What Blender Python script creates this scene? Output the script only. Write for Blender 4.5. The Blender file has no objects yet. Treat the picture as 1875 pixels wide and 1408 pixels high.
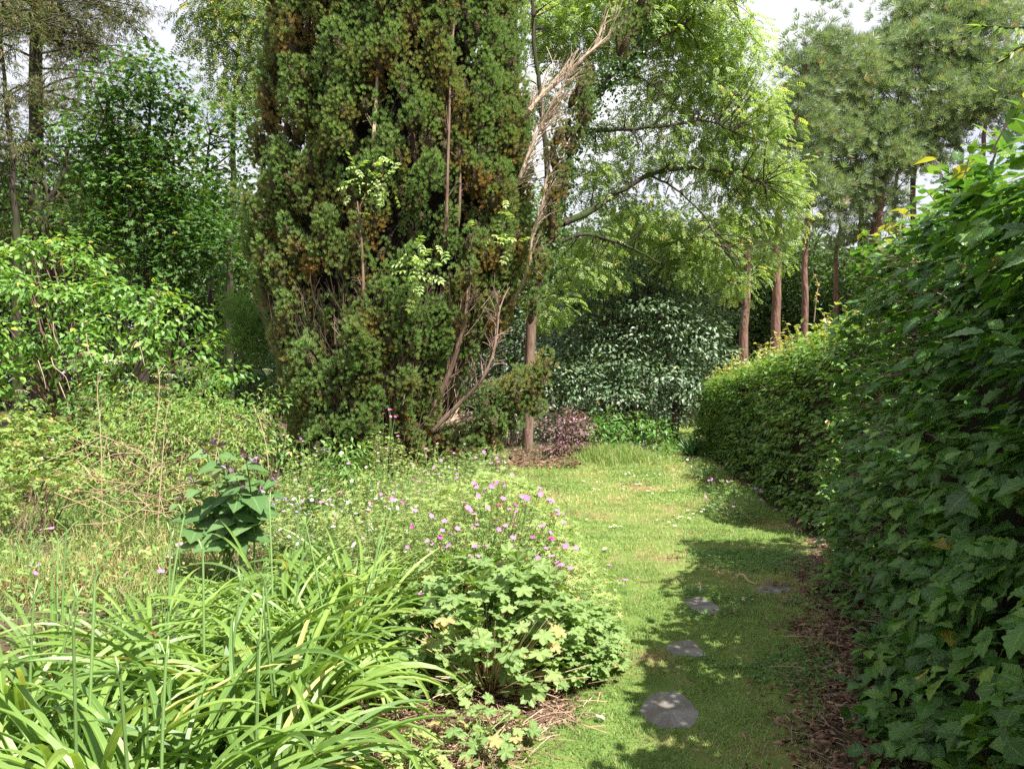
import bpy, math, random
import numpy as np
from mathutils import Vector

RAD = math.radians
rng = np.random.default_rng(7)
random.seed(7)
scene = bpy.context.scene
COL = scene.collection

# ---------------------------------------------------------------- camera
F, CX, CY, HOR, EYE = 1400.0, 937.5, 704.0, 690.0, 1.6
cam_data = bpy.data.cameras.new("camera")
cam = bpy.data.objects.new("camera", cam_data)
COL.objects.link(cam)
cam_data.sensor_width = 36.0
cam_data.lens = F / 1875.0 * 36.0
cam_data.clip_start = 0.05
cam_data.clip_end = 600.0
cam.location = (0, 0, EYE)
cam.rotation_euler = (RAD(90) - math.atan((CY - HOR) / F), 0, 0)
scene.camera = cam

# ---------------------------------------------------------------- sky, sun, exposure
SUN_H = np.array([0.71, -0.70]); SUN_H = SUN_H / np.linalg.norm(SUN_H)
SUN_EL = 58.0
world = bpy.data.worlds.new("World")
scene.world = world
world.use_nodes = True
nt = world.node_tree
nt.nodes.clear()
w_out = nt.nodes.new("ShaderNodeOutputWorld")
w_sky = nt.nodes.new("ShaderNodeTexSky")
w_sky.sky_type = 'NISHITA'
w_sky.sun_disc = False
w_sky.sun_elevation = RAD(SUN_EL)
w_sky.sun_rotation = math.atan2(SUN_H[0], SUN_H[1])
w_bg = nt.nodes.new("ShaderNodeBackground"); w_bg.inputs[1].default_value = 0.08
w_cl = nt.nodes.new("ShaderNodeBackground"); w_cl.inputs[1].default_value = 0.47
w_tc = nt.nodes.new("ShaderNodeTexCoord")
w_map = nt.nodes.new("ShaderNodeMapping"); w_map.inputs['Scale'].default_value = (1.0, 1.0, 2.2)
w_n = nt.nodes.new("ShaderNodeTexNoise"); w_n.inputs['Scale'].default_value = 2.4; w_n.inputs['Detail'].default_value = 8; w_n.inputs['Roughness'].default_value = 0.6
w_r = nt.nodes.new("ShaderNodeValToRGB")
w_r.color_ramp.elements[0].position = 0.24; w_r.color_ramp.elements[0].color = (0.0, 0.0, 0.0, 1)
w_r.color_ramp.elements[1].position = 0.42; w_r.color_ramp.elements[1].color = (1, 1, 1, 1)
w_r2 = nt.nodes.new("ShaderNodeValToRGB")
w_r2.color_ramp.elements[0].position = 0.38; w_r2.color_ramp.elements[0].color = (0.66, 0.69, 0.83, 1)
w_r2.color_ramp.elements[1].position = 0.66; w_r2.color_ramp.elements[1].color = (1.0, 1.0, 1.0, 1)
w_mix = nt.nodes.new("ShaderNodeMixShader")
L = nt.links.new
L(w_tc.outputs['Generated'], w_map.inputs['Vector']); L(w_map.outputs['Vector'], w_n.inputs['Vector'])
L(w_n.outputs['Fac'], w_r.inputs['Fac']); L(w_n.outputs['Fac'], w_r2.inputs['Fac'])
L(w_sky.outputs['Color'], w_bg.inputs['Color']); L(w_r2.outputs['Color'], w_cl.inputs['Color'])
L(w_r.outputs['Color'], w_mix.inputs['Fac']); L(w_bg.outputs[0], w_mix.inputs[1]); L(w_cl.outputs[0], w_mix.inputs[2])
L(w_mix.outputs[0], w_out.inputs['Surface'])

sun_data = bpy.data.lights.new("sun", 'SUN')
sun_data.energy = 5.0
sun_data.angle = RAD(0.55)
sun_data.color = (1.0, 0.95, 0.86)
sun = bpy.data.objects.new("sun", sun_data)
COL.objects.link(sun)
sd = Vector((SUN_H[0] * math.cos(RAD(SUN_EL)), SUN_H[1] * math.cos(RAD(SUN_EL)), math.sin(RAD(SUN_EL))))
sun.rotation_euler = sd.to_track_quat('Z', 'Y').to_euler()
sun.location = (12, -8, 20)

scene.view_settings.view_transform = 'Standard'
scene.view_settings.look = 'None'
scene.view_settings.exposure = 1.42
scene.view_settings.gamma = 1.0
try:
    scene.cycles.max_bounces = 6
    scene.cycles.diffuse_bounces = 3
    scene.cycles.glossy_bounces = 2
    scene.cycles.transmission_bounces = 3
    scene.cycles.caustics_reflective = False
    scene.cycles.caustics_refractive = False
    scene.cycles.use_denoising = False
except Exception:
    pass

# ---------------------------------------------------------------- helpers
def P(px, py, Y):
    """the point at depth Y seen at a pixel of the 1875 x 1408 photograph"""
    return np.array([(px - CX) / F * Y, Y, EYE - (py - HOR) / F * Y])

def G(px, py):
    """the ground point seen at a pixel"""
    Y = EYE * F / (py - HOR)
    return np.array([(px - CX) / F * Y, Y, 0.0])

def PX(p):
    p = np.asarray(p)
    return CX + p[..., 0] / p[..., 1] * F, HOR - (p[..., 2] - EYE) / p[..., 1] * F

def nrm(a):
    return a / np.maximum(np.linalg.norm(a, axis=-1, keepdims=True), 1e-9)

def U(a, b, n=None):
    return rng.uniform(a, b, n)

def sph(n):
    return nrm(rng.normal(size=(n, 3)))

def vnoise(p, seed=0):
    """value noise, 0..1, of points (n,2) or (n,3)"""
    p = np.asarray(p, float)
    if p.shape[-1] == 2:
        p = np.concatenate([p, np.zeros(p.shape[:-1] + (1,))], -1)
    i = np.floor(p).astype(np.int64); f = p - i
    f = f * f * (3 - 2 * f)
    def h(a, b, c):
        x = (a * 374761393 + b * 668265263 + c * 2147483647 + seed * 1274126177) & 0xFFFFFFFF
        x = ((x ^ (x >> 13)) * 1274126177) & 0xFFFFFFFF
        x = ((x ^ (x >> 15)) * 2246822519) & 0xFFFFFFFF
        return ((x ^ (x >> 16)) & 0xFFFF) / 65535.0
    out = 0
    for dx in (0, 1):
        for dy in (0, 1):
            for dz in (0, 1):
                w = (f[..., 0] if dx else 1 - f[..., 0]) * (f[..., 1] if dy else 1 - f[..., 1]) * (f[..., 2] if dz else 1 - f[..., 2])
                out = out + w * h(i[..., 0] + dx, i[..., 1] + dy, i[..., 2] + dz)
    return out

def fbm(p, seed=0, o=3):
    p = np.asarray(p, float); s = 0; a = 1; t = 0
    for k in range(o):
        s = s + a * vnoise(p * (2 ** k) + 17.3 * k, seed + k); t += a; a *= 0.5
    return s / t

def smooth(pts, n=24):
    """Catmull-Rom through the points"""
    p = np.asarray(pts, float)
    q = np.vstack([2 * p[0] - p[1], p, 2 * p[-1] - p[-2]])
    out = []
    for u in np.linspace(0, len(p) - 1, n):
        i = min(int(u), len(p) - 2); t = u - i
        a, b, c, d = q[i], q[i + 1], q[i + 2], q[i + 3]
        out.append(0.5 * (2 * b + (c - a) * t + (2 * a - 5 * b + 4 * c - d) * t * t + (3 * b - a - 3 * c + d) * t ** 3))
    return np.array(out)

class MB:
    """collects shapes and links them as one mesh object"""
    def __init__(s):
        s.b = []; s.n = 0
    def add(s, v, f, tint=None, mat=0):
        v = np.asarray(v, np.float32).reshape(-1, 3); f = np.asarray(f, np.int32)
        if tint is None:
            tint = np.zeros((len(v), 4), np.float32)
        s.b.append((v, f + s.n, np.asarray(tint, np.float32).reshape(-1, 4), mat)); s.n += len(v)
    def build(s, name, mats, parent=None, origin=(0, 0, 0), smooth_shade=False):
        me = s.mesh(name, mats, origin, smooth_shade)
        o = bpy.data.objects.new(name, me); COL.objects.link(o)
        if parent is not None:
            o.parent = parent
        else:
            o.location = origin
        return o
    def mesh(s, name, mats, origin=(0, 0, 0), smooth_shade=False):
        if not isinstance(mats, (list, tuple)):
            mats = [mats]
        v = np.concatenate([b[0] for b in s.b]) - np.asarray(origin, np.float32)
        t = np.concatenate([b[2] for b in s.b])
        loops = np.concatenate([b[1].ravel() for b in s.b])
        cnt = np.concatenate([np.full(len(b[1]), b[1].shape[1], np.int32) for b in s.b])
        mi = np.concatenate([np.full(len(b[1]), b[3], np.int32) for b in s.b])
        me = bpy.data.meshes.new(name)
        me.vertices.add(len(v)); me.loops.add(len(loops)); me.polygons.add(len(cnt))
        me.vertices.foreach_set("co", v.ravel())
        me.loops.foreach_set("vertex_index", loops)
        me.polygons.foreach_set("loop_start", np.concatenate([[0], np.cumsum(cnt)[:-1]]).astype(np.int32))
        me.polygons.foreach_set("material_index", mi)
        me.polygons.foreach_set("use_smooth", np.full(len(cnt), bool(smooth_shade)))
        at = me.attributes.new("tint", 'FLOAT_COLOR', 'POINT')
        at.data.foreach_set("color", t.ravel())
        for m in mats:
            me.materials.append(m)
        me.update(calc_edges=True)
        return me

def frames(d, n):
    y = nrm(d); x = nrm(np.cross(y, n)); z = np.cross(x, y)
    return np.stack([x, y, z], -1)

def inst(mb, tm, pos, M, sc, r, g=None, mat=0):
    """places a template (verts, faces, ba) many times"""
    V, Fc, ba = tm
    N, k = len(pos), len(V)
    if N == 0:
        return
    sc = np.broadcast_to(np.asarray(sc, float), (N,)) if np.ndim(sc) < 2 else sc
    if np.ndim(sc) == 1:
        vv = np.einsum('nij,vj->nvi', M, V) * sc[:, None, None]
    else:
        vv = np.einsum('nij,nvj->nvi', M, V[None] * sc[:, None, :])
    vv = vv + pos[:, None, :]
    ff = (Fc[None] + (np.arange(N) * k)[:, None, None]).reshape(-1, Fc.shape[1])
    t = np.zeros((N, k, 4), np.float32)
    t[..., 0] = np.broadcast_to(r, (N,))[:, None]
    t[..., 1] = 0 if g is None else np.broadcast_to(g, (N,))[:, None]
    t[..., 2:] = ba[None]
    mb.add(vv, ff, t, mat)

def tubes(mb, Pn, R, sides=5, r=None, g=0.0, mat=0):
    """Pn (N,k,3) centre lines, R (N,k) radii"""
    Pn = np.asarray(Pn, float)
    if Pn.ndim == 2:
        Pn = Pn[None]
    N, k, _ = Pn.shape
    R = np.broadcast_to(np.asarray(R, float), (N, k))
    T = nrm(np.gradient(Pn, axis=1))
    ov = nrm(Pn[:, -1] - Pn[:, 0])
    ref = np.where(np.abs(ov[:, 2:3]) > 0.7, np.array([[1.0, 0, 0]]), np.array([[0, 0, 1.0]]))[:, None, :]
    X = nrm(np.cross(T, np.broadcast_to(ref, T.shape))); Yv = np.cross(T, X)
    a = np.linspace(0, 2 * math.pi, sides, endpoint=False)
    ring = Pn[:, :, None, :] + R[:, :, None, None] * (np.cos(a)[None, None, :, None] * X[:, :, None] + np.sin(a)[None, None, :, None] * Yv[:, :, None])
    idx = np.arange(N * k * sides).reshape(N, k, sides)
    q = np.stack([idx[:, :-1], np.roll(idx[:, :-1], -1, 2), np.roll(idx[:, 1:], -1, 2), idx[:, 1:]], -1).reshape(-1, 4)
    t = np.zeros((N, k, sides, 4), np.float32)
    t[..., 0] = (U(0, 1, N) if r is None else np.broadcast_to(r, (N,)))[:, None, None]
    t[..., 1] = np.broadcast_to(g, (N,))[:, None, None]
    t[..., 2] = np.linspace(0, 1, k)[None, :, None]
    t[..., 3] = (a / (2 * math.pi))[None, None]
    mb.add(ring, q, t, mat)

def curve_blades(p0, phi, el0, length, curl, k=9, power=1.6, wob=0.0):
    """N arching centre lines from p0 (N,3)"""
    N = len(p0); s = np.linspace(0, 1, k)
    el = el0[:, None] - curl[:, None] * s[None] ** power
    ph = phi[:, None] + wob * rng.normal(size=(N, 1)) * s[None] ** 2
    d = np.stack([np.cos(el) * np.cos(ph), np.cos(el) * np.sin(ph), np.sin(el)], -1)
    step = (length / (k - 1))[:, None, None] * 0.5 * (d[:, 1:] + d[:, :-1])
    return np.concatenate([np.zeros((N, 1, 3)), np.cumsum(step, 1)], 1) + p0[:, None, :]

def ribbons(mb, Pn, W, keel=0.25, r=None, g=None, twist=0.0, mat=0, flat=False):
    """strap leaves: centre lines (N,k,3), widths (N,k)"""
    N, k, _ = Pn.shape
    T = nrm(np.gradient(Pn, axis=1))
    hd = Pn[:, -1] - Pn[:, 0]; hd = hd + 1e-4
    S = nrm(np.cross(hd, np.array([0, 0, 1.0])))[:, None, :]
    S = nrm(S - (S * T).sum(-1, keepdims=True) * T)
    Nn = np.cross(S, T)
    if twist:
        an = (rng.normal(size=(N, 1)) * twist * np.linspace(0.2, 1, k)[None])[..., None]
        S, Nn = S * np.cos(an) + Nn * np.sin(an), Nn * np.cos(an) - S * np.sin(an)
    w = (W * 0.5)[..., None]
    t = np.zeros((N, k, 3, 4), np.float32)
    t[..., 0] = (U(0, 1, N) if r is None else np.broadcast_to(r, (N,)))[:, None, None]
    t[..., 1] = 0 if g is None else np.broadcast_to(g, (N,))[:, None, None]
    t[..., 2] = np.linspace(0, 1, k)[None, :, None]
    if flat:
        v = np.stack([Pn - S * w, Pn + S * w], 2); t = t[:, :, :2].copy(); t[..., 3] = np.array([0.0, 1.0]); m = 2
    else:
        v = np.stack([Pn - S * w + Nn * w * keel, Pn - Nn * w * keel, Pn + S * w + Nn * w * keel], 2)
        t[..., 3] = np.array([0.0, 0.5, 1.0]); m = 3
    idx = np.arange(N * k * m).reshape(N, k, m)
    q = np.stack([idx[:, :-1, :-1], idx[:, :-1, 1:], idx[:, 1:, 1:], idx[:, 1:, :-1]], -1).reshape(-1, 4)
    mb.add(v, q, t, mat)

# ---------------------------------------------------------------- leaf templates: length 1 along +y, normal +z
def t_leaf(segs=4, across=2, w=0.6, fold=0.25, droop=0.25, teeth=0.0, peak=0.42, pleat=0.0):
    V, ba = [], []
    for i in range(segs + 1):
        b = i / segs
        prof = (b / peak) ** 0.75 if b < peak else ((1 - b) / (1 - peak)) ** 0.8
        prof = max(prof, 0.03)
        if b < peak:
            prof = math.sin(prof * math.pi / 2)
        hw = 0.5 * w * prof * (1 + (teeth if i % 2 else -teeth))
        for j in range(across + 1):
            a = j / across * 2 - 1
            z = fold * abs(a) * hw - droop * b * b * 0.5
            if pleat:
                z += pleat * (1 if (i + int(abs(a) * 2 + 0.5)) % 2 else -1) * abs(a)
            V.append((a * hw, b - 0.03 * abs(a) * (1 if i < segs else 0), z)); ba.append((b, a * 0.5 + 0.5))
    Fc = []
    for i in range(segs):
        for j in range(across):
            o = i * (across + 1) + j
            Fc.append((o, o + 1, o + across + 2, o + across + 1))
    return np.array(V), np.array(Fc), np.array(ba)

def t_diamond(w=0.5, fold=0.15, droop=0.1):
    V = np.array([(0, 0, 0), (-w / 2, 0.45, fold * w), (0, 1, -droop), (w / 2, 0.45, fold * w)])
    return V, np.array([(0, 3, 2), (0, 2, 1)]), np.array([(0, .5), (.45, 0), (1, .5), (.45, 1)])

def t_join(parts):
    V, Fc, ba, n = [], [], [], 0
    for v, f, b in parts:
        V.append(v); Fc.append(f + n); ba.append(b); n += len(v)
    return np.concatenate(V), np.concatenate(Fc), np.concatenate(ba)

def t_move(tm, loc=(0, 0, 0), ang=0.0, sc=1.0, pitch=0.0):
    v, f, b = tm
    c, s = math.cos(ang), math.sin(ang); cp, sp = math.cos(pitch), math.sin(pitch)
    v = v * sc
    v = np.stack([v[:, 0], v[:, 1] * cp - v[:, 2] * sp, v[:, 1] * sp + v[:, 2] * cp], 1)
    v = np.stack([v[:, 0] * c + v[:, 1] * s, -v[:, 0] * s + v[:, 1] * c, v[:, 2]], 1)
    return v + np.asarray(loc), f, b

def t_pinnate(n=5, w=0.36, droop=0.35, lf=0.36):
    """pinnate leaf of 2n+1 leaflets, length 1"""
    out = []
    for i in range(n):
        y = 0.18 + 0.62 * i / max(n - 1, 1)
        z = -droop * y * y
        for s in (-1, 1):
            out.append(t_move(t_diamond(w), (0, y, z), s * RAD(62), lf * (1 - 0.25 * abs(i / max(n - 1, 1) - 0.5)), -0.25))
    out.append(t_move(t_diamond(w), (0, 0.78, -droop * 0.6), 0, lf, -0.5))
    V = np.array([(-0.008, 0, 0), (0.008, 0, 0), (0.004, 0.8, -droop * 0.62), (-0.004, 0.8, -droop * 0.62)])
    out.append((V, np.array([(0, 1, 2), (0, 2, 3)]), np.array([(0, .5), (0, .5), (1, .5), (1, .5)])))
    return t_join(out)

def t_lobed(lobes=5, depth=0.45, teeth=2, cup=0.12, spread=RAD(300), sub=1):
    """palmate lobed leaf, diameter about 1, base at origin"""
    C = np.array([0, 0.35, 0.0]); V = [C]; ba = [(0.35, 0.5)]
    m = lobes * (teeth * 2) + 1
    for i in range(m):
        u = i / (m - 1); th = -spread / 2 + spread * u
        ph = (u * lobes) % 1.0
        lob = abs(math.sin(math.pi * u * lobes))
        r = 0.52 * (1 - depth * (1 - lob ** 0.7)) * (0.8 + 0.25 * math.cos(th * 0.5))
        r *= 1.0 + (0.10 if (i % 2) else -0.06) * (1 if teeth > 1 else 0)
        V.append((C[0] + r * math.sin(th), C[1] + r * math.cos(th), cup * r * (1 - 1.4 * lob) + 0.02 * (i % 2)))
        ba.append((min(1, r * 1.8), 0.5 + 0.5 * (ph - 0.5)))
    V.append((0, 0.05, -0.02)); ba.append((0, 0.5))
    n = len(V)
    Fc = [(0, i + 1, i) for i in range(1, m)] + [(0, n - 1, m), (0, 1, n - 1)]
    return np.array(V), np.array(Fc), np.array(ba)

def t_star(n=10, w=0.07, cone=0.9):
    """a tuft of needles"""
    out = []
    for i in range(n):
        th = i * 2.399; u = (i + 0.5) / n
        el = math.pi / 2 - cone * math.sqrt(u)
        d = np.array([math.cos(th) * math.cos(el), math.sin(el), math.sin(th) * math.cos(el)])
        s = np.cross(d, np.array([0.3, 0.5, 0.8])); s = s / np.linalg.norm(s) * w / 2
        V = np.array([0.12 * d - s * 0.6, 0.12 * d + s * 0.6, d * 0.55 + s, d, d * 0.55 - s])
        out.append((V, np.array([(0, 1, 2), (0, 2, 4), (4, 2, 3)]), np.array([(0, 0), (0, 1), (.6, 1), (1, .5), (.6, 0)])))
    return t_join(out)

def t_fan(n=5, w=0.17, spread=0.75, bend=0.3):
    """a small flat spray of scale leaves"""
    out = []
    for i in range(n):
        a = (i / (n - 1) - 0.5) * 2 * spread if n > 1 else 0
        out.append(t_move(t_diamond(w, 0.2, bend * 0.2), (0, 0.06 * abs(i - n // 2), 0), a, 1 - 0.22 * abs(a), U(-0.3, 0.3)))
    return t_join(out)

# ---------------------------------------------------------------- materials
def new_mat(name):
    m = bpy.data.materials.new(name); m.use_nodes = True
    m.node_tree.nodes.clear()
    return m, m.node_tree.nodes, m.node_tree.links.new

def ramp(N, stops):
    n = N.new("ShaderNodeValToRGB"); e = n.color_ramp.elements
    while len(e) < len(stops):
        e.new(0.5)
    for k, (p, c) in enumerate(stops):
        e[k].position = p; e[k].color = (c[0], c[1], c[2], 1)
    return n

def math_n(N, Lk, op, a, b=None, c=None):
    n = N.new("ShaderNodeMath"); n.operation = op
    for i, x in enumerate((a, b, c)):
        if x is None:
            continue
        if isinstance(x, (int, float)):
            n.inputs[i].default_value = x
        else:
            Lk(x, n.inputs[i])
    return n.outputs[0]

def leaf_mat(name, cols, dead=(0.25, 0.13, 0.05), rough=0.45, spec=0.4, trans=0.3, veins=0, tcol=1.5, mid=0.25):
    """leaf: colour from the leaf's own random value, dead/yellow share from its second value, lighter midrib, light through the blade"""
    m, N, Lk = new_mat(name)
    out = N.new("ShaderNodeOutputMaterial")
    at = N.new("ShaderNodeAttribute"); at.attribute_name = "tint"
    sep = N.new("ShaderNodeSeparateColor"); Lk(at.outputs['Color'], sep.inputs[0])
    k = len(cols)
    rp = ramp(N, [(i / max(k - 1, 1), c) for i, c in enumerate(cols)]); Lk(sep.outputs[0], rp.inputs[0])
    mx = N.new("ShaderNodeMix"); mx.data_type = 'RGBA'
    Lk(sep.outputs[1], mx.inputs[0]); Lk(rp.outputs[0], mx.inputs[6]); mx.inputs[7].default_value = (*dead, 1)
    col = mx.outputs[2]
    ab = math_n(N, Lk, 'ABSOLUTE', math_n(N, Lk, 'SUBTRACT', at.outputs['Alpha'], 0.5))
    bump = None
    if mid:
        f = math_n(N, Lk, 'LESS_THAN', ab, 0.035 if veins else 0.06)
        f = math_n(N, Lk, 'MULTIPLY', f, mid)
        if veins:
            s = math_n(N, Lk, 'SUBTRACT', sep.outputs[2], math_n(N, Lk, 'MULTIPLY', ab, 0.55))
            fr = math_n(N, Lk, 'PINGPONG', math_n(N, Lk, 'MULTIPLY', s, float(veins)), 0.5)
            f2 = math_n(N, Lk, 'MULTIPLY', math_n(N, Lk, 'LESS_THAN', fr, 0.06), mid * 0.5)
            f = math_n(N, Lk, 'MAXIMUM', f, f2)
            bump = N.new("ShaderNodeBump"); bump.inputs['Strength'].default_value = 0.6; bump.inputs['Distance'].default_value = 0.004
            Lk(fr, bump.inputs['Height'])
        m2 = N.new("ShaderNodeMix"); m2.data_type = 'RGBA'
        Lk(f, m2.inputs[0]); Lk(col, m2.inputs[6]); m2.inputs[7].default_value = (min(1, cols[-1][0] * 2.2), min(1, cols[-1][1] * 1.8), min(1, cols[-1][2] * 2.2), 1)
        col = m2.outputs[2]
    pr = N.new("ShaderNodeBsdfPrincipled")
    Lk(col, pr.inputs['Base Color'])
    pr.inputs['Roughness'].default_value = rough
    pr.inputs['Specular IOR Level'].default_value = spec
    if bump:
        Lk(bump.outputs[0], pr.inputs['Normal'])
    if trans > 0:
        tr = N.new("ShaderNodeBsdfTranslucent")
        g = N.new("ShaderNodeMix"); g.data_type = 'RGBA'; g.blend_type = 'MULTIPLY'; g.inputs[0].default_value = 1
        Lk(col, g.inputs[6]); g.inputs[7].default_value = (tcol * 1.15, tcol * 1.2, tcol * 0.5, 1)
        Lk(g.outputs[2], tr.inputs['Color'])
        ms = N.new("ShaderNodeMixShader"); ms.inputs[0].default_value = trans
        Lk(pr.outputs[0], ms.inputs[1]); Lk(tr.outputs[0], ms.inputs[2]); Lk(ms.outputs[0], out.inputs[0])
    else:
        Lk(pr.outputs[0], out.inputs[0])
    return m

def bark_mat(name, c0, c1, scale=6.0, stretch=5.0, rough=0.9, bumps=0.5, moss=None):
    m, N, Lk = new_mat(name)
    out = N.new("ShaderNodeOutputMaterial"); pr = N.new("ShaderNodeBsdfPrincipled")
    tc = N.new("ShaderNodeTexCoord"); mp = N.new("ShaderNodeMapping")
    mp.inputs['Scale'].default_value = (scale, scale, scale / stretch)
    Lk(tc.outputs['Object'], mp.inputs[0])
    n1 = N.new("ShaderNodeTexNoise"); n1.inputs['Scale'].default_value = 2.2; n1.inputs['Detail'].default_value = 8; n1.inputs['Roughness'].default_value = 0.65
    vo = N.new("ShaderNodeTexVoronoi"); vo.inputs['Scale'].default_value = 2.5
    Lk(mp.outputs[0], n1.inputs[0]); Lk(mp.outputs[0], vo.inputs['Vector'])
    rp = ramp(N, [(0.3, c0), (0.7, c1)]); Lk(n1.outputs[0], rp.inputs[0])
    col = rp.outputs[0]
    if moss:
        n2 = N.new("ShaderNodeTexNoise"); n2.inputs['Scale'].default_value = 1.7; n2.inputs['Detail'].default_value = 5
        Lk(tc.outputs['Object'], n2.inputs[0])
        r2 = ramp(N, [(0.48, (0, 0, 0)), (0.62, (1, 1, 1))]); Lk(n2.outputs[0], r2.inputs[0])
        mx = N.new("ShaderNodeMix"); mx.data_type = 'RGBA'; Lk(r2.outputs[0], mx.inputs[0]); Lk(col, mx.inputs[6]); mx.inputs[7].default_value = (*moss, 1)
        col = mx.outputs[2]
    Lk(col, pr.inputs['Base Color']); pr.inputs['Roughness'].default_value = rough; pr.inputs['Specular IOR Level'].default_value = 0.2
    ad = math_n(N, Lk, 'ADD', n1.outputs[0], vo.outputs['Distance'])
    bp = N.new("ShaderNodeBump"); bp.inputs['Strength'].default_value = bumps; bp.inputs['Distance'].default_value = 0.03
    Lk(ad, bp.inputs['Height']); Lk(bp.outputs[0], pr.inputs['Normal'])
    Lk(pr.outputs[0], out.inputs[0])
    return m

def ground_mat(name, stops, scale, stops2=None, scale2=1.0, mixed=(0.45, 0.6), bump=0.5, rough=0.95, fine=60.0):
    m, N, Lk = new_mat(name)
    out = N.new("ShaderNodeOutputMaterial"); pr = N.new("ShaderNodeBsdfPrincipled")
    tc = N.new("ShaderNodeTexCoord")
    n1 = N.new("ShaderNodeTexNoise"); n1.inputs['Scale'].default_value = scale; n1.inputs['Detail'].default_value = 10; n1.inputs['Roughness'].default_value = 0.7
    Lk(tc.outputs['Object'], n1.inputs[0])
    rp = ramp(N, stops); Lk(n1.outputs[0], rp.inputs[0])
    col = rp.outputs[0]
    if stops2:
        n2 = N.new("ShaderNodeTexNoise"); n2.inputs['Scale'].default_value = scale2; n2.inputs['Detail'].default_value = 6
        Lk(tc.outputs['Object'], n2.inputs[0])
        r2 = ramp(N, stops2); Lk(n1.outputs[0], r2.inputs[0])
        r3 = ramp(N, [(mixed[0], (0, 0, 0)), (mixed[1], (1, 1, 1))]); Lk(n2.outputs[0], r3.inputs[0])
        mx = N.new("ShaderNodeMix"); mx.data_type = 'RGBA'; Lk(r3.outputs[0], mx.inputs[0]); Lk(col, mx.inputs[6]); Lk(r2.outputs[0], mx.inputs[7])
        col = mx.outputs[2]
    Lk(col, pr.inputs['Base Color']); pr.inputs['Roughness'].default_value = rough; pr.inputs['Specular IOR Level'].default_value = 0.15
    n3 = N.new("ShaderNodeTexNoise"); n3.inputs['Scale'].default_value = fine; n3.inputs['Detail'].default_value = 6
    Lk(tc.outputs['Object'], n3.inputs[0])
    bp = N.new("ShaderNodeBump"); bp.inputs['Strength'].default_value = bump; bp.inputs['Distance'].default_value = 0.02
    Lk(n3.outputs[0], bp.inputs['Height']); Lk(bp.outputs[0], pr.inputs['Normal'])
    Lk(pr.outputs[0], out.inputs[0])
    return m

M_BARK_PINE = bark_mat("pine bark", (0.08, 0.05, 0.04), (0.27, 0.155, 0.115), 5, 4, bumps=.9)
M_BARK_DARK = bark_mat("dark bark", (0.02, 0.016, 0.012), (0.075, 0.06, 0.045), 6, 5, moss=(0.035, 0.05, 0.015))
M_BARK_BROWN = bark_mat("brown bark", (0.09, 0.06, 0.045), (0.26, 0.17, 0.13), 7, 6)
M_BARK_PALE = bark_mat("pale dead wood", (0.30, 0.22, 0.16), (0.52, 0.41, 0.31), 9, 6)
M_TWIG_GREY = leaf_mat("grey brown twig", [(0.10, 0.07, 0.055), (0.22, 0.15, 0.12), (0.34, 0.24, 0.19)], trans=0, mid=0, rough=0.9, spec=0.1)
M_STRAW = leaf_mat("straw stem", [(0.17, 0.11, 0.07), (0.33, 0.24, 0.14), (0.55, 0.45, 0.30)], dead=(0.2, 0.08, 0.04), trans=0, mid=0, rough=0.8, spec=0.15)
M_STEM = leaf_mat("green stem", [(0.085, 0.17, 0.045), (0.14, 0.25, 0.07), (0.20, 0.32, 0.10)], dead=(0.3, 0.22, 0.1), trans=0, mid=0, rough=0.55)
M_LITTER = leaf_mat("dry leaf", [(0.05, 0.028, 0.018), (0.11, 0.06, 0.035), (0.20, 0.115, 0.07), (0.34, 0.23, 0.15)], trans=0.1, rough=0.75, spec=0.15, mid=0.15)

M_MULCH = leaf_mat("straw mulch", [(0.10, 0.055, 0.04), (0.22, 0.13, 0.09), (0.34, 0.22, 0.16), (0.5, 0.37, 0.26)], trans=0.05, rough=0.8, spec=0.1, mid=0)

def gz(x, y):
    x = np.asarray(x, float); y = np.asarray(y, float)
    z = 0.05 * (fbm(np.stack([x * 0.35, y * 0.35], -1), 3, 2) - 0.5)
    z = z * np.clip((np.hypot(x - 0.5, y) - 2) / 6, 0.15, 1)
    return z + 0.13 * np.exp(-((x - 1.95) ** 2 / 1.1 + (y - 15.3) ** 2 / 1.3))

def tag(o, label=None, cat=None, group=None, kind=None):
    if label: o["label"] = label
    if cat: o["category"] = cat
    if group: o["group"] = group
    if kind: o["kind"] = kind
    return o

def thing(name, label, cat, loc, group=None, rz=0.0):
    o = bpy.data.objects.new(name, None); COL.objects.link(o)
    o.empty_display_size = 0.2
    o.location = tuple(float(c) for c in loc); o.rotation_euler = (0, 0, rz)
    return tag(o, label, cat, group)

def child(name, mesh, parent, loc=(0, 0, 0), rot=(0, 0, 0), sc=1.0):
    o = bpy.data.objects.new(name, mesh); COL.objects.link(o)
    o.parent = parent
    o.location = tuple(float(c) for c in loc); o.rotation_euler = rot
    o.scale = (sc, sc, sc)
    return o

def clumps(n_sub, c, rad, shell=0.55):
    """sub-clump centres within an ellipsoid, towards its surface"""
    d = sph(n_sub)
    rr = (shell + (1 - shell) * rng.random(n_sub)) ** 0.8
    rr = np.where(rng.random(n_sub) < 0.25, rng.random(n_sub), rr)
    return np.asarray(c) + d * rr[:, None] * np.asarray(rad), d

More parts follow.
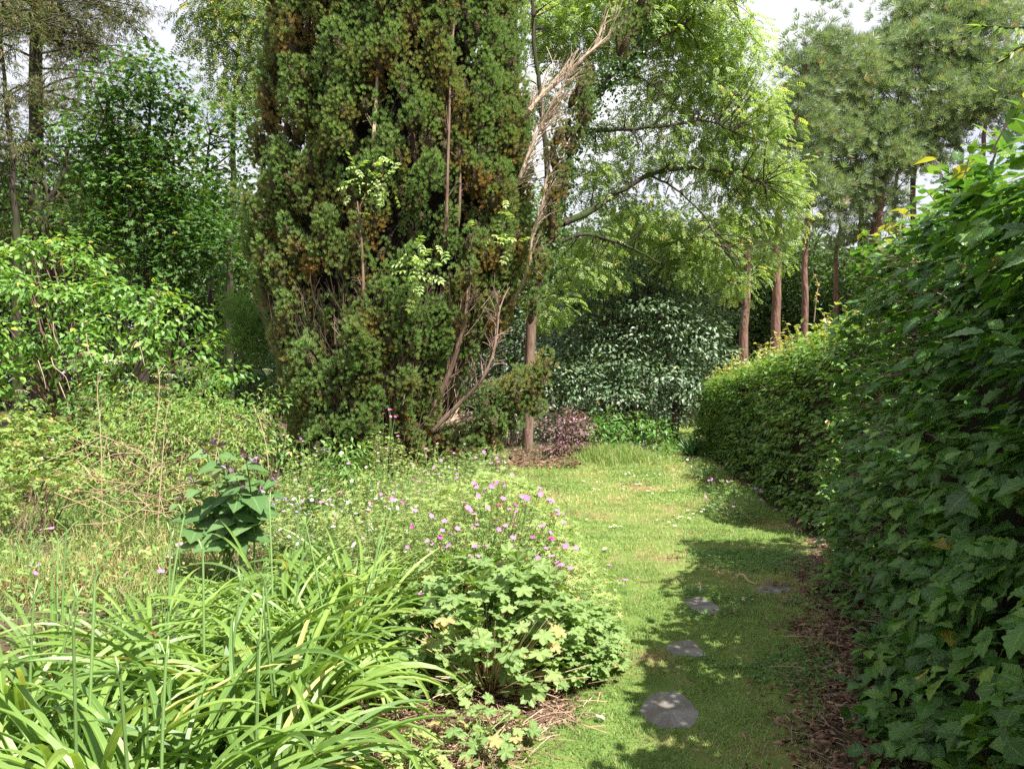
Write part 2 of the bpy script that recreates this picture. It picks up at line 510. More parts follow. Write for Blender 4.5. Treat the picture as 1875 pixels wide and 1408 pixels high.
def leafy(mb, tm, centres, outd, per, rs, size, droop=0.35, flat=0.6, yellow=0.0, ymap=None, mat=0, rbias=0.0, squash=0.7):
    """leaves around sub-clump centres"""
    n = len(centres) * per
    c = np.repeat(centres, per, 0); o = np.repeat(outd, per, 0)
    q = rng.normal(size=(n, 3)) * np.array([1, 1, squash])
    pos = c + q * (rs * 0.5)
    dirn = nrm(q * 0.8 + o * 0.5 + sph(n) * 0.6) - np.array([0, 0, droop])
    nor = nrm(np.array([0, 0, flat]) + o * 0.35 + sph(n) * 0.55)
    hv = np.repeat(rng.random(len(centres)), per)
    r = np.clip(0.5 * hv + 0.5 * rng.random(n) + rbias, 0, 1)
    g = np.where(rng.random(n) < yellow, U(0.4, 1, n), 0.0)
    inst(mb, tm, pos, frames(dirn, nor), U(size[0], size[1], n), r, g, mat)
# ================================================================ GROUND
def hedge_x(y):
    y = np.asarray(y, float)
    return np.where(y < 7.0, 0.54 + 0.32 * y, 3.0 + 0.12 * (y - 7.5))

XLY = [-3, 2.6, 3.1, 3.6, 4.4, 5.5, 7.2, 9, 10.7, 11.8, 12.6, 13.4, 14.1, 14.6, 15.6, 17, 22, 30]
XLX = [-.5, -.2, .02, .3, .48, .5, .5, .32, .05, -.3, -.5, -.2, .3, 1.2, 3.1, 3.5, 3.9, 5.0]
def lawn_edge(x, y):
    """positive inside the lawn (metres from its edge)"""
    p = np.stack([x * 2.3, y * 2.3], -1)
    w = (fbm(p, 5, 3) - 0.5) * 0.34
    near = np.clip((y - 2.0) / 4.5, 0, 1)
    inset = 0.03 + 0.24 * np.exp(-((y - 3.3) / 1.1) ** 2) + 0.12 * np.exp(-((y - 4.8) / .4) ** 2)
    left = x - np.interp(y, XLY, XLX)
    right = hedge_x(y) - np.where(y < 7, inset, np.where(y > 18.4, -1.6, 0.05)) - x
    far = 29.5 - y
    return np.minimum(np.minimum(left, right), far) + w

M_SOIL = ground_mat("garden soil", [(0.3, (0.05, 0.03, 0.022)), (0.55, (0.12, 0.075, 0.055)), (0.75, (0.22, 0.14, 0.1))], 9.0,
                    [(0.3, (0.03, 0.035, 0.016)), (0.7, (0.09, 0.085, 0.04))], 0.7)
M_TURF = ground_mat("turf", [(0.3, (0.08, 0.13, 0.028)), (0.55, (0.13, 0.19, 0.045)), (0.75, (0.20, 0.24, 0.07))], 5.0,
                    [(0.3, (0.15, 0.10, 0.05)), (0.7, (0.30, 0.22, 0.12))], 1.3, (0.52, 0.66), fine=140)

xs = np.concatenate([np.linspace(-90, -12, 14), np.linspace(-10, 10, 81), np.linspace(12, 90, 14)])
ys = np.concatenate([np.linspace(-60, -6, 10), np.linspace(-4, 24, 113), np.linspace(27, 120, 18)])
gx, gy = np.meshgrid(xs, ys)
gv = np.stack([gx, gy, gz(gx, gy)], -1)
ii = np.arange(gx.size).reshape(gx.shape)
gq = np.stack([ii[:-1, :-1], ii[:-1, 1:], ii[1:, 1:], ii[1:, :-1]], -1).reshape(-1, 4)
mb = MB(); mb.add(gv, gq)
tag(mb.build("ground", M_SOIL, smooth_shade=True), "brown garden soil under the borders and trees", kind="structure")

cs = 0.06
lx = np.arange(-1.2, 7.4, cs); ly = np.arange(-2.5, 29.6, cs)
qx, qy = np.meshgrid(lx, ly)
ins = lawn_edge(qx + cs / 2, qy + cs / 2) > 0
lv = np.stack([qx, qy, gz(qx, qy) + 0.012], -1)
ii = np.arange(qx.size).reshape(qx.shape)
lq = np.stack([ii[:-1, :-1], ii[:-1, 1:], ii[1:, 1:], ii[1:, :-1]], -1)[ins[:-1, :-1]]
used = np.unique(lq); remap = np.full(qx.size, -1); remap[used] = np.arange(len(used))
mb = MB(); mb.add(lv.reshape(-1, 3)[used], remap[lq])
tag(mb.build("lawn", M_TURF, smooth_shade=True), "mown green lawn with dry straw patches beside the hedge", kind="structure")

# ---- stepping stones
def stone_outline(px):
    return np.array([G(a, b)[:2] for a, b in px])

STONES = [
    ("largest flat grey stepping stone, rounded, closest to the camera in the lawn", [(1170, 1308), (1178, 1290), (1195, 1276), (1218, 1271), (1242, 1272), (1262, 1283), (1272, 1297), (1284, 1312), (1279, 1326), (1270, 1339), (1240, 1343), (1214, 1342), (1192, 1331), (1178, 1321)]),
    ("small pale grey stepping stone between two other stones in the lawn shade", [(1218, 1191), (1230, 1184), (1247, 1178), (1270, 1179), (1284, 1192), (1296, 1206), (1272, 1209), (1245, 1207), (1229, 1203)]),
    ("grey stepping stone with a sharp corner and white feather at its edge", [(1250, 1109), (1266, 1101), (1284, 1097), (1302, 1107), (1320, 1119), (1308, 1129), (1292, 1128), (1276, 1127), (1262, 1117)]),
    ("grey stepping stone half hidden by dry leaves beside the hedge", [(1385, 1083), (1400, 1076), (1420, 1075), (1452, 1083), (1448, 1088), (1425, 1092), (1402, 1093), (1391, 1090)]),
]
m, N, Lk = new_mat("slate stone")
o_ = N.new("ShaderNodeOutputMaterial"); pr = N.new("ShaderNodeBsdfPrincipled"); tc = N.new("ShaderNodeTexCoord")
n1 = N.new("ShaderNodeTexNoise"); n1.inputs['Scale'].default_value = 14; n1.inputs['Detail'].default_value = 10; n1.inputs['Roughness'].default_value = 0.7
n2 = N.new("ShaderNodeTexNoise"); n2.inputs['Scale'].default_value = 5; n2.inputs['Detail'].default_value = 6
Lk(tc.outputs['Object'], n1.inputs[0]); Lk(tc.outputs['Object'], n2.inputs[0])
r1 = ramp(N, [(0.3, (0.08, 0.07, 0.06)), (0.5, (0.15, 0.138, 0.13)), (0.72, (0.26, 0.243, 0.23))]); Lk(n1.outputs[0], r1.inputs[0])
r2 = ramp(N, [(0.4, (0.12, 0.105, 0.07)), (0.6, (0.24, 0.225, 0.21))]); Lk(n2.outputs[0], r2.inputs[0])
mx = N.new("ShaderNodeMix"); mx.data_type = 'RGBA'; mx.inputs[0].default_value = 0.4; Lk(r1.outputs[0], mx.inputs[6]); Lk(r2.outputs[0], mx.inputs[7])
Lk(mx.outputs[2], pr.inputs['Base Color']); pr.inputs['Roughness'].default_value = 0.75
bp = N.new("ShaderNodeBump"); bp.inputs['Strength'].default_value = 0.7; bp.inputs['Distance'].default_value = 0.006; Lk(n1.outputs[0], bp.inputs['Height']); Lk(bp.outputs[0], pr.inputs['Normal'])
Lk(pr.outputs[0], o_.inputs[0]); M_STONE = m
STONE_XY = []
for lab, px in STONES:
    o2 = stone_outline(px); c = o2.mean(0)
    o2 = smooth(np.vstack([o2, o2[:1]]), 57)[:-1]
    o2 = c + (o2 - c) * (1 + .07 * (fbm(o2 * 16, 33, 3) - .5) + .03 * rng.normal(size=56))[:, None] * .99; STONE_XY.append((c, o2))
    z0 = float(gz(c[0], c[1]))
    n = len(o2); mb = MB()
    rings = []
    for sc_, zz in ((1.0, -0.05), (1.0, 0.004), (0.965, 0.014), (0.6, 0.017)):
        rr = c + (o2 - c) * sc_
        rings.append(np.column_stack([rr, np.full(n, z0 + zz) + (rng.normal(size=n) * 0.0015 if zz > 0 else 0)]))
    v = np.concatenate(rings + [np.array([[c[0], c[1], z0 + 0.017]])])
    f = []
    for k in range(3):
        for i in range(n):
            f.append((k * n + i, k * n + (i + 1) % n, (k + 1) * n + (i + 1) % n, (k + 1) * n + i))
    mb.add(v, f)
    t = [(3 * n + i, 3 * n + (i + 1) % n, 4 * n) for i in range(n)]
    mb.b.append((np.zeros((0, 3), np.float32), np.array(t, np.int32), np.zeros((0, 4), np.float32), 0))
    o = mb.build("stepping_stone", M_STONE, origin=(c[0], c[1], z0))
    tag(o, lab, "stepping stone", "stepping stones in the lawn")

def in_stone(x, y, grow=0.0):
    bad = np.zeros(len(x), bool)
    for c, o2 in STONE_XY:
        q = c + (o2 - c) * (1 + grow)
        cr = np.zeros(len(x), bool); n = len(q); j = n - 1
        for i in range(n):
            cond = ((q[i, 1] > y) != (q[j, 1] > y)) & (x < (q[j, 0] - q[i, 0]) * (y - q[i, 1]) / (q[j, 1] - q[i, 1] + 1e-12) + q[i, 0])
            cr ^= cond; j = i
        bad |= cr
    return bad

# ---- grass blades of the lawn
M_GRASS = leaf_mat("grass blade", [(0.095, 0.175, 0.045), (0.16, 0.25, 0.07), (0.235, 0.325, 0.105), (0.32, 0.385, 0.15)], dead=(0.48, 0.37, 0.21), rough=0.6, spec=0.2, trans=0.3, mid=0)
def patch(x, y):
    return fbm(np.stack([x * 1.4, y * 1.1], -1), 11, 3)
mb = MB()
for (y0, y1, dens, h, w) in ((2.2, 4.4, 13000, 0.030, 0.0038), (4.4, 6.5, 9000, 0.032, 0.0045), (6.5, 9.5, 5000, 0.036, 0.006), (9.5, 14.5, 2400, 0.045, 0.010), (14.5, 22, 900, 0.06, 0.018), (22, 29.5, 300, 0.09, 0.03)):
    x0, x1 = -0.9, min(0.75 * y1, 7)
    n = int((x1 - x0) * (y1 - y0) * dens)
    x = U(x0, x1, n); y = U(y0, y1, n)
    e = lawn_edge(x, y)
    pt = patch(x, y)
    fine_ = vnoise(np.stack([x * 9, y * 9], -1), 21)
    keep = (e > -0.05) & (~in_stone(x, y, -0.05 + 0.0 * x[0]) | False) & (rng.random(n) < np.clip(0.45 + 1.6 * (fine_ - 0.2), 0.25, 1)) & (rng.random(n) < np.clip(2.6 - 3.4 * pt, 0.35, 1))
    x, y, pt, fine_ = x[keep], y[keep], pt[keep], fine_[keep]; n = len(x)
    nearstone = in_stone(x, y, 0.12)
    hh = 0.78 * h * U(0.55, 1.45, n) * np.where(nearstone, 0.7, 1) * (0.75 + 0.6 * fine_)
    p0 = np.stack([x, y, gz(x, y) + 0.008], -1)
    Pn = curve_blades(p0, U(0, 6.283, n), U(0.75, 1.5, n), hh, U(0.1, 1.1, n), 3)
    W = w * U(0.7, 1.4, n)[:, None] * np.array([1.0, 0.8, 0.08])
    r = np.clip(0.25 + 0.6 * vnoise(np.stack([x * 2.2, y * 2.2], -1), 8) + rng.normal(size=n) * 0.2 - 0.1, 0, 1)
    dry = np.clip((pt - 0.52) * 5, 0, 0.9) * (rng.random(n) < 0.75) + (rng.random(n) < 0.05) * 0.7
    ribbons(mb, Pn, W, r=r, g=np.clip(dry, 0, 1), flat=True)
tag(mb.build("grass", M_GRASS), "short mown grass blades covering the lawn", kind="stuff")

# ---- clover and small weeds in the shaded lawn
M_CLOVER = leaf_mat("clover", [(0.05, 0.13, 0.03), (0.09, 0.20, 0.045), (0.14, 0.26, 0.07)], rough=0.5, spec=0.3, trans=0.25, mid=0.2)
clov = t_join([t_move(t_leaf(2, 2, 0.9, 0.2, 0.1, peak=0.6), (0, 0, 0), a, 0.55, 0.25) for a in (-2.1, 0, 2.1)])
n = 26000
x = U(0.3, 2.8, n); y = U(2.6, 7.0, n)
cn = fbm(np.stack([x * 1.7, y * 1.7], -1), 31, 2)
k = (cn + U(-.08, .08, n) > 0.50) & (lawn_edge(x, y) > 0.0) & ~in_stone(x, y, 0.05) & (x > 0.62 + 0.25 * (y - 3)); x, y = x[k], y[k]; n = len(x)
mb = MB()
pos = np.stack([x, y, gz(x, y) + U(0.015, 0.045, n)], -1)
inst(mb, clov, pos, frames(sph(n) * [1, 1, .2], np.array([0, 0, 1.0]) + sph(n) * 0.35), U(0.016, 0.03, n), rng.random(n))
tag(mb.build("clover", M_CLOVER), "clover and small broad weeds in the shaded turf", kind="stuff")

# ---- leaf litter along the hedge foot
litter_leaf = t_leaf(4, 2, 0.55, -0.5, 0.6)
LITTER_DARK = [M_LITTER, M_TWIG_GREY]
def litter(name, label, x, y, size, zs=0.03, straw=0.3, g=None, mats=None):
    n = len(x); mb = MB()
    pos = np.stack([x, y, gz(x, y) + U(0.006, zs, n)], -1)
    inst(mb, litter_leaf, pos, frames(sph(n) * [1, 1, .25], np.array([0, 0, 0.9]) + sph(n) * 0.6), U(size[0], size[1], n), rng.random(n), 0 if g is None else g)
    m_ = int(n * straw)
    i = rng.integers(0, n, m_)
    p0 = pos[i] + rng.normal(size=(m_, 3)) * [0.05, 0.05, 0.003]
    Pn = curve_blades(p0, U(0, 6.28, m_), U(-0.1, 0.3, m_), U(0.05, 0.22, m_), U(0, 0.35, m_), 4)
    tubes(mb, Pn, U(0.0008, 0.0022, m_)[:, None] * np.ones(4), 3, mat=1)
    return tag(mb.build(name, mats or LITTER_DARK), label, kind="stuff")
n = 11000
y = U(2.0, 7.4, n); x = hedge_x(y) + U(-0.6, 0.45, n)
e = lawn_edge(x, y)
k = (e < 0.12) | ((e < 0.35) & (rng.random(n) < 0.10)); x, y = x[k], y[k]
litter("leaf_litter", "brown dead leaves and twigs under the tall hedge", x, y, (0.015, 0.05), 0.045, 0.30)
n = 5200
x = U(-1.0, 0.55, n); y = U(2.3, 4.2, n)
k = (lawn_edge(x, y) < 0.03); x, y = x[k], y[k]
litter("dry_mulch", "dry straw and brown leaf mulch at the border edge", x, y, (0.012, 0.035), 0.03, .7, mats=[M_MULCH, M_MULCH])

# ---- small things lying on the lawn
def stick(name, label, cat, pts, rad, mat, **kw):
    c = np.asarray(pts[0]); mb = MB()
    p = smooth(pts, 14); tubes(mb, p, np.linspace(rad, rad * 0.5, 14)[None], 7, r=0.6)
    if kw.get('fork') is not None:
        tubes(mb, smooth(kw['fork'], 8), np.linspace(rad * 0.7, rad * 0.3, 8)[None], 6, r=0.6)
    o = mb.build(name, mat, origin=c); return tag(o, label, cat)
a, b, c_ = G(1355, 1064), G(1372, 1073), G(1388, 1078)
stick("fallen_stick", "short crooked brown stick lying on the grass by the leaf-strewn stone", "stick", [a + [0, 0, .05], (a + b) / 2 + [0, 0, .06], b + [0, 0, .035], c_ + [0, 0, .03]], 0.012, M_STRAW, fork=[a + [0, 0, .05], a + [-.03, -.02, .02]])
a = G(1281, 1092)
mb = MB()
fe = t_leaf(6, 2, 0.16, 0.3, 0.5)
inst(mb, fe, np.array([[a[0], a[1] - .02, .03]]), frames(np.array([[0.25, 0.2, 1.0]]), np.array([[0, -1.0, 0.3]])), np.array([0.065]), 0.5)
M_WHITE = leaf_mat("white petal", [(0.72, 0.70, 0.70), (0.85, 0.84, 0.82)], trans=0.25, rough=0.6, spec=0.2, mid=0, tcol=0.8)
tag(mb.build("feather", M_WHITE, origin=(a[0], a[1], 0)), "small white feather standing at a stepping stone's corner", "feather")
a = G(1435, 1179); b = G(1496, 1181)
stick("straw_stalk", "thin pale straw stalk lying across the lawn edge towards the hedge", "stalk", [a + [0, 0, .04], (a + b) / 2 + [0, 0, .045], b + [0, 0, .04]], 0.004, M_STRAW)
mb0 = MB()
inst(mb0, litter_leaf, np.zeros((1, 3)), frames(np.array([[0, 1.0, 0]]), np.array([[0, 0, 1.0]])), np.array([0.055]), 0.7)
ML = mb0.mesh("dry_leaf", M_LITTER)
for i in range(9):
    q = G(1398 + 40 * rng.random(), 1077 + 9 * rng.random())
    o = bpy.data.objects.new("dry_leaf", ML); COL.objects.link(o)
    o.location = (q[0], q[1], 0.05 + 0.005 * i); o.rotation_euler = (U(-.4, .4), U(-.4, .4), U(0, 6.28))
    tag(o, "curled brown dead leaf lying on the leaf-strewn stepping stone", "leaf", "dry leaves on the stone")

# ---- daisies
M_YEL = leaf_mat("yellow disc", [(0.75, 0.5, 0.03), (0.8, 0.55, 0.05)], trans=0, mid=0, rough=0.7)
pet = t_join([t_move(t_leaf(2, 2, 0.42, 0.1, 0.1, peak=0.6), (0, 0, 0), k * 2 * math.pi / 11, 0.5) for k in range(11)])
mb0 = MB()
inst(mb0, pet, np.array([[0, 0, 0.03]]), frames(np.array([[0, 1.0, 0]]), np.array([[0, 0, 1.0]])), np.array([0.026]), 0.5, mat=0)
inst(mb0, t_lobed(6, 0.05, 1, -0.3, RAD(355)), np.array([[0, -0.0035, 0.033]]), frames(np.array([[0, 1.0, 0]]), np.array([[0, 0, 1.0]])), np.array([0.009]), 0.5, mat=1)
tubes(mb0, np.array([[0, 0, -0.01], [0.002, 0, 0.01], [0, 0, 0.03]]), 0.0012, 4, mat=2)
MD = mb0.mesh("daisy", [M_WHITE, M_YEL, M_STEM])
n = 0
spots = [(930, 884, 12), (955, 886, 8), (1150, 896, 10), (1165, 893, 8), (1195, 902, 8), (1225, 900, 6), (1090, 905, 6), (1240, 955, 8), (1215, 960, 8), (1190, 877, 14), (1130, 872, 18), (1170, 872, 10), (1075, 955, 5), (1125, 972, 4), (1280, 940, 8), (1095, 885, 14), (1310, 935, 8), (1105, 1015, 3), (1100, 1330, 3), (1365, 1108, 5)]
for (px, py, sp) in spots:
    for j in range(rng.integers(4, 8)):
        q = G(px + rng.normal() * sp * 1.6, py + rng.normal() * sp * 0.45)
        if lawn_edge(np.array([q[0]]), np.array([q[1]]))[0] < 0.02:
            continue
        o = bpy.data.objects.new("daisy", MD); COL.objects.link(o)
        o.location = (q[0], q[1], float(gz(q[0], q[1])) + 0.012); o.rotation_euler = (U(-.35, .35), U(-.35, .35), U(0, 6))
        o.scale = (1, 1, 1) if q[1] < 6 else (1.6, 1.6, 1.3)
        tag(o, "tiny white daisy with a yellow centre growing in the lawn", "daisy", "white daisies in the lawn")
# ================================================================ HEDGES
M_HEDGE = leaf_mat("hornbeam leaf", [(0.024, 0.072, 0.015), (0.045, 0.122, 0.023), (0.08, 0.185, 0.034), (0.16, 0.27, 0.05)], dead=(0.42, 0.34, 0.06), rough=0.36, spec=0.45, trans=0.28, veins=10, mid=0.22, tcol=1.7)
M_HEDGE2 = leaf_mat("far hedge leaf", [(0.045, 0.11, 0.025), (0.085, 0.18, 0.038), (0.15, 0.26, 0.055), (0.26, 0.35, 0.09)], dead=(0.5, 0.36, 0.12), rough=0.42, spec=0.45, trans=0.28, mid=0.15, tcol=1.6)
M_CORE = bark_mat("dark shade core", (0.012, 0.011, 0.007), (0.04, 0.03, 0.02), 14, 1, bumps=1.0)  # near-black core colour: the deep shade between leaves is painted in

def hedge_surface(n, y0, y1, ht, thick, bat, seed, which):
    """points and outward normals on a hedge's faces"""
    if which == 'face':
        y = U(y0, y1, n); R = 0.26 if y0 < 7 else 0.38; h = ht(y) - R; q = rng.random(n) * (h + R * 1.57)
        v = np.minimum(q / h, 1); s_ = np.clip((q - h) / (R * 1.57), 0, 1) * math.pi / 2
        x = hedge_x(y) + bat * v + R * (1 - np.cos(s_)); z = h * v + R * np.sin(s_)
        nor = np.stack([-np.cos(s_), 0.25 * np.cos(s_), 0.15 + np.sin(s_)], -1)
    elif which == 'top':
        y = U(y0, y1, n); x = hedge_x(y) + bat + 0.38 + U(0, thick - bat - .3, n); z = ht(y) + 0.0 * x
        nor = np.tile([0, 0, 1.0], (n, 1))
    elif which == 'near':
        x = U(0.0, thick, n); v = rng.random(n); y = y0 + 0.1 * v + 0 * x; z = v * ht(y); x = x + hedge_x(y) + bat * v * np.where(x < .4, 1, 0)
        nor = np.tile([0, -1.0, 0.15], (n, 1))
    else:
        x = U(0.0, thick, n); v = rng.random(n); y = y1 - 0.1 * v + 0 * x; z = v * ht(y); x = x + hedge_x(y) + bat * v * np.where(x < .4, 1, 0)
        nor = np.tile([0, 1.0, 0.15], (n, 1))
    p = np.stack([x, y, z], -1)
    d = (fbm(p * 1.6, seed, 3) - 0.5) * 0.27
    nor = nrm(nor)
    p = p + nor * d[:, None]
    p[:, 2] = np.maximum(p[:, 2], 0.03)
    return p, nor

def hedge_leaves(mb, tm, p, nor, size, depth, rfun=None, yellow=0.02, mat=0):
    up = np.array([0, 0, 1.0]); K = 6
    i = rng.integers(0, len(p), max(1, len(p) // K)); p, nor = p[i], nor[i]; m_ = len(p)
    p = p - nor * (depth * rng.random(m_) ** 1.2)[:, None]
    D = nrm(nor * U(.35, 1.0, m_)[:, None] + sph(m_) * [.8, .8, .35] - up * U(-.25, .35, m_)[:, None])
    Nn = nrm(up * .85 + nor * .42 + sph(m_) * .38); S = nrm(np.cross(D, Nn))
    hv = np.clip(.6 * vnoise(p * 3.0, 77) + .45 * rng.random(m_) + .5 * np.clip(nor[:, 2] - .45, 0, 1), 0, 1)  # leaves facing up made paler: young growth plus painted-in sunlight
    for k in range(K):
        s_ = (1 if k % 2 else -1) if k < K - 1 else 0
        q = p + D * (k * U(.018, .036, m_) - .05)[:, None] + S * (s_ * .012) + rng.normal(size=(m_, 3)) * .008
        q[:, 2] = np.maximum(q[:, 2], .04)
        dirn = D * (.55 if s_ else 1.0) + S * (s_ * U(.6, 1.1, m_))[:, None] + sph(m_) * .25 - up * U(0, .3, m_)[:, None]
        ln = Nn + sph(m_) * .30
        r = np.clip(hv + rng.normal(size=m_) * .18 - .05, 0, 1)
        g = np.where(rng.random(m_) < yellow, U(.2, .8, m_), 0)
        inst(mb, tm, q, frames(dirn, ln), U(size[0], size[1], m_) * (1 - .05 * abs(k - 2.5)), r, g, mat)

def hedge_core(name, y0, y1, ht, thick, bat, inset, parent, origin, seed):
    """solid dark slab added behind the leaves to block light and darken gaps"""
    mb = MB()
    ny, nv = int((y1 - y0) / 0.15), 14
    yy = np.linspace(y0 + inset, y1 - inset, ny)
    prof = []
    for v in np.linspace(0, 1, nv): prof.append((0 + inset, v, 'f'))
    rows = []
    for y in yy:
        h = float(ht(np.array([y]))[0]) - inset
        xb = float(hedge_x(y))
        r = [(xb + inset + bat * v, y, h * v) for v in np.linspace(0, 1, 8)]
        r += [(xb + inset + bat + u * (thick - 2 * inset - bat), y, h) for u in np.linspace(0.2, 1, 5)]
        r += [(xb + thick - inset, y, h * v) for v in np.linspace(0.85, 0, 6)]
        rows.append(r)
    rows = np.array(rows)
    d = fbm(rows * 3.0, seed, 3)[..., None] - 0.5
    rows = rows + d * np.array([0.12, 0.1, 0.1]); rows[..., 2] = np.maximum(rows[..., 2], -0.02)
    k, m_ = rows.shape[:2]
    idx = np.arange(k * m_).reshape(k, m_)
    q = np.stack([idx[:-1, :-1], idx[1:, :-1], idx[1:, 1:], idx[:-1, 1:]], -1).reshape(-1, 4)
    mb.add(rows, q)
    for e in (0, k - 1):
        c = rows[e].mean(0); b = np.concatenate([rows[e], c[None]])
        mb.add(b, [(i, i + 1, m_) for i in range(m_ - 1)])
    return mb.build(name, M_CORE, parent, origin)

def hedge_twigs(n, p, nor, mat, parent, origin, name="twig_growth", ln=(0.12, 0.35)):
    mb = MB(); i = rng.integers(0, len(p), n)
    p0 = p[i] - nor[i] * 0.22
    d = nor[i] + sph(n) * 0.7
    phi = np.arctan2(d[:, 1], d[:, 0]); el = np.arcsin(np.clip(nrm(d)[:, 2], -1, 1))
    Pn = curve_blades(p0, phi, el + 0.2, U(ln[0], ln[1], n), U(-0.4, 0.6, n), 5)
    tubes(mb, Pn, U(0.0018, 0.004, n)[:, None] * np.linspace(1, 0.5, 5), 4)
    return mb.build(name, mat, parent, origin)

# near hedge
NH = lambda y: 2.38 + 0.05 * np.clip(y - 1.5, 0, 6)
o0 = (1.6, 3.3, 0)
hedge = thing("hornbeam_hedge", "tall dark glossy-leaved hedge in shade, closest to the camera beside the stones", "hedge", o0)
tm_a = t_leaf(10, 4, 0.74, 0.16, 0.45, teeth=0.06, peak=0.5, pleat=0.016)
tm_b = t_leaf(6, 2, 0.72, 0.18, 0.4, teeth=0.05, peak=0.48)
mb = MB()
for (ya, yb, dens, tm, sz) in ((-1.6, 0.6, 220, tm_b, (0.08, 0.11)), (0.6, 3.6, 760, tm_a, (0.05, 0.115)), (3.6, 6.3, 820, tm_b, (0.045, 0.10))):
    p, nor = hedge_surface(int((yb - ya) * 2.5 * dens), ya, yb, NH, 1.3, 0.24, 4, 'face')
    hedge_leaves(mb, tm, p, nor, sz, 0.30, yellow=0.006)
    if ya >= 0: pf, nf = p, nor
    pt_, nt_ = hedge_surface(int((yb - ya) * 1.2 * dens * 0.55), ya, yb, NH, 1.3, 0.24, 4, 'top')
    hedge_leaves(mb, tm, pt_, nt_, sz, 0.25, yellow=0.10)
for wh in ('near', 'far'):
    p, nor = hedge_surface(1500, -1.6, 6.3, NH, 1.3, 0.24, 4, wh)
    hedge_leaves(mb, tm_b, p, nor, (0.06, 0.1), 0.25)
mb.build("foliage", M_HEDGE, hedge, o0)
hedge_core("shade_core", -1.6, 6.3, NH, 1.3, 0.24, 0.36, hedge, o0, 9)
hedge_twigs(700, pf, nf, M_TWIG_GREY, hedge, o0)
# sunlit shoots that stand up along the top edge
def shoots(n, y0, y1, ht, bat, parent, origin, mat, tm, size, ln, yel, spread=0.5, name="leafy_shoot", single=True):
    for i in range(n):
        mb = MB()
        y = U(y0, y1); x = float(hedge_x(y)) + bat + U(-0.05, spread); z = float(ht(np.array([y]))[0]) - 0.08
        l = U(ln[0], ln[1])
        Pn = curve_blades(np.array([[x, y, z]]), U(0, 6.28, 1), U(0.9, 1.5, 1), np.array([l]), U(0, 0.7, 1), 7)
        tubes(mb, Pn, np.linspace(0.004, 0.0015, 7)[None], 4, r=0.8, mat=1)
        k = max(5, int(l / 0.035)); t = np.linspace(0.25, 1, k)
        c = np.stack([np.interp(t, np.linspace(0, 1, 7), Pn[0, :, j]) for j in range(3)], -1)
        d = sph(k) * [1, 1, 0.5] + [0, 0, 0.15]
        inst(mb, tm, c, frames(d, np.array([0, 0, 1.0]) + sph(k) * 0.5), U(size[0], size[1], k), U(0.6, 1, k), np.where(rng.random(k) < yel, U(0.3, 0.9, k), 0))
        mb.build(name, [mat, M_TWIG_GREY], parent, origin)
shoots(64, 1.4, 6.4, NH, 0.3, hedge, o0, M_HEDGE, tm_b, (0.055, 0.095), (0.08, 0.2), 0.30)

# far hedge
FH = lambda y: 2.22 - 0.065 * (y - 7.6)
o1 = (3.6, 12.0, 0)
hedge2 = thing("beech_hedge", "lower sunlit-topped hedge with yellow new shoots, beyond the tall dark hedge", "hedge", o1)
tm_c = t_leaf(3, 2, 0.7, 0.25, 0.3)
mb = MB()
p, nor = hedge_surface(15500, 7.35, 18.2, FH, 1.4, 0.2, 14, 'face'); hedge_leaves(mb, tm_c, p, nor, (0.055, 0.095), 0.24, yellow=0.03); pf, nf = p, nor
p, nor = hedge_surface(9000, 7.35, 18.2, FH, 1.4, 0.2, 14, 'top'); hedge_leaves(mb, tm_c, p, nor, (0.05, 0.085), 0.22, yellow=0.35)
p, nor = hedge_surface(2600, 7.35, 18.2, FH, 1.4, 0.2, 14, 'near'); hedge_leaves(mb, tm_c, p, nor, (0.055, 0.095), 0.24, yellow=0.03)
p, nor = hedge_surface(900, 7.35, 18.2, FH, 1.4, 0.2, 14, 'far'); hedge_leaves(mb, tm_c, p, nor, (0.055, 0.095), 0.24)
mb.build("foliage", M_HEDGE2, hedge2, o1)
hedge_core("shade_core", 7.35, 18.2, FH, 1.4, 0.2, 0.27, hedge2, o1, 19)
hedge_twigs(350, pf, nf, M_TWIG_GREY, hedge2, o1)
shoots(150, 7.4, 17.5, FH, 0.2, hedge2, o1, M_HEDGE2, tm_c, (0.045, 0.075), (0.10, 0.28), 0.65, spread=0.7)
# one tall thin spray above the hedge
mb = MB(); b = P(1490, 590, 8.2)
Pn = smooth([b, P(1494, 550, 8.2), P(1497, 520, 8.25), P(1488, 500, 8.3)], 10)
tubes(mb, Pn, np.linspace(0.006, 0.002, 10)[None], 4, r=0.9, mat=1)
k = 16; c = Pn[rng.integers(3, 10, k)]
inst(mb, tm_c, c, frames(sph(k), np.array([0, 0, 1.0]) + sph(k) * .5), U(0.03, 0.05, k), U(.5, 1, k), U(0.5, 1, k))
mb.build("leafy_shoot", [M_HEDGE2, M_TWIG_GREY], hedge2, o1)
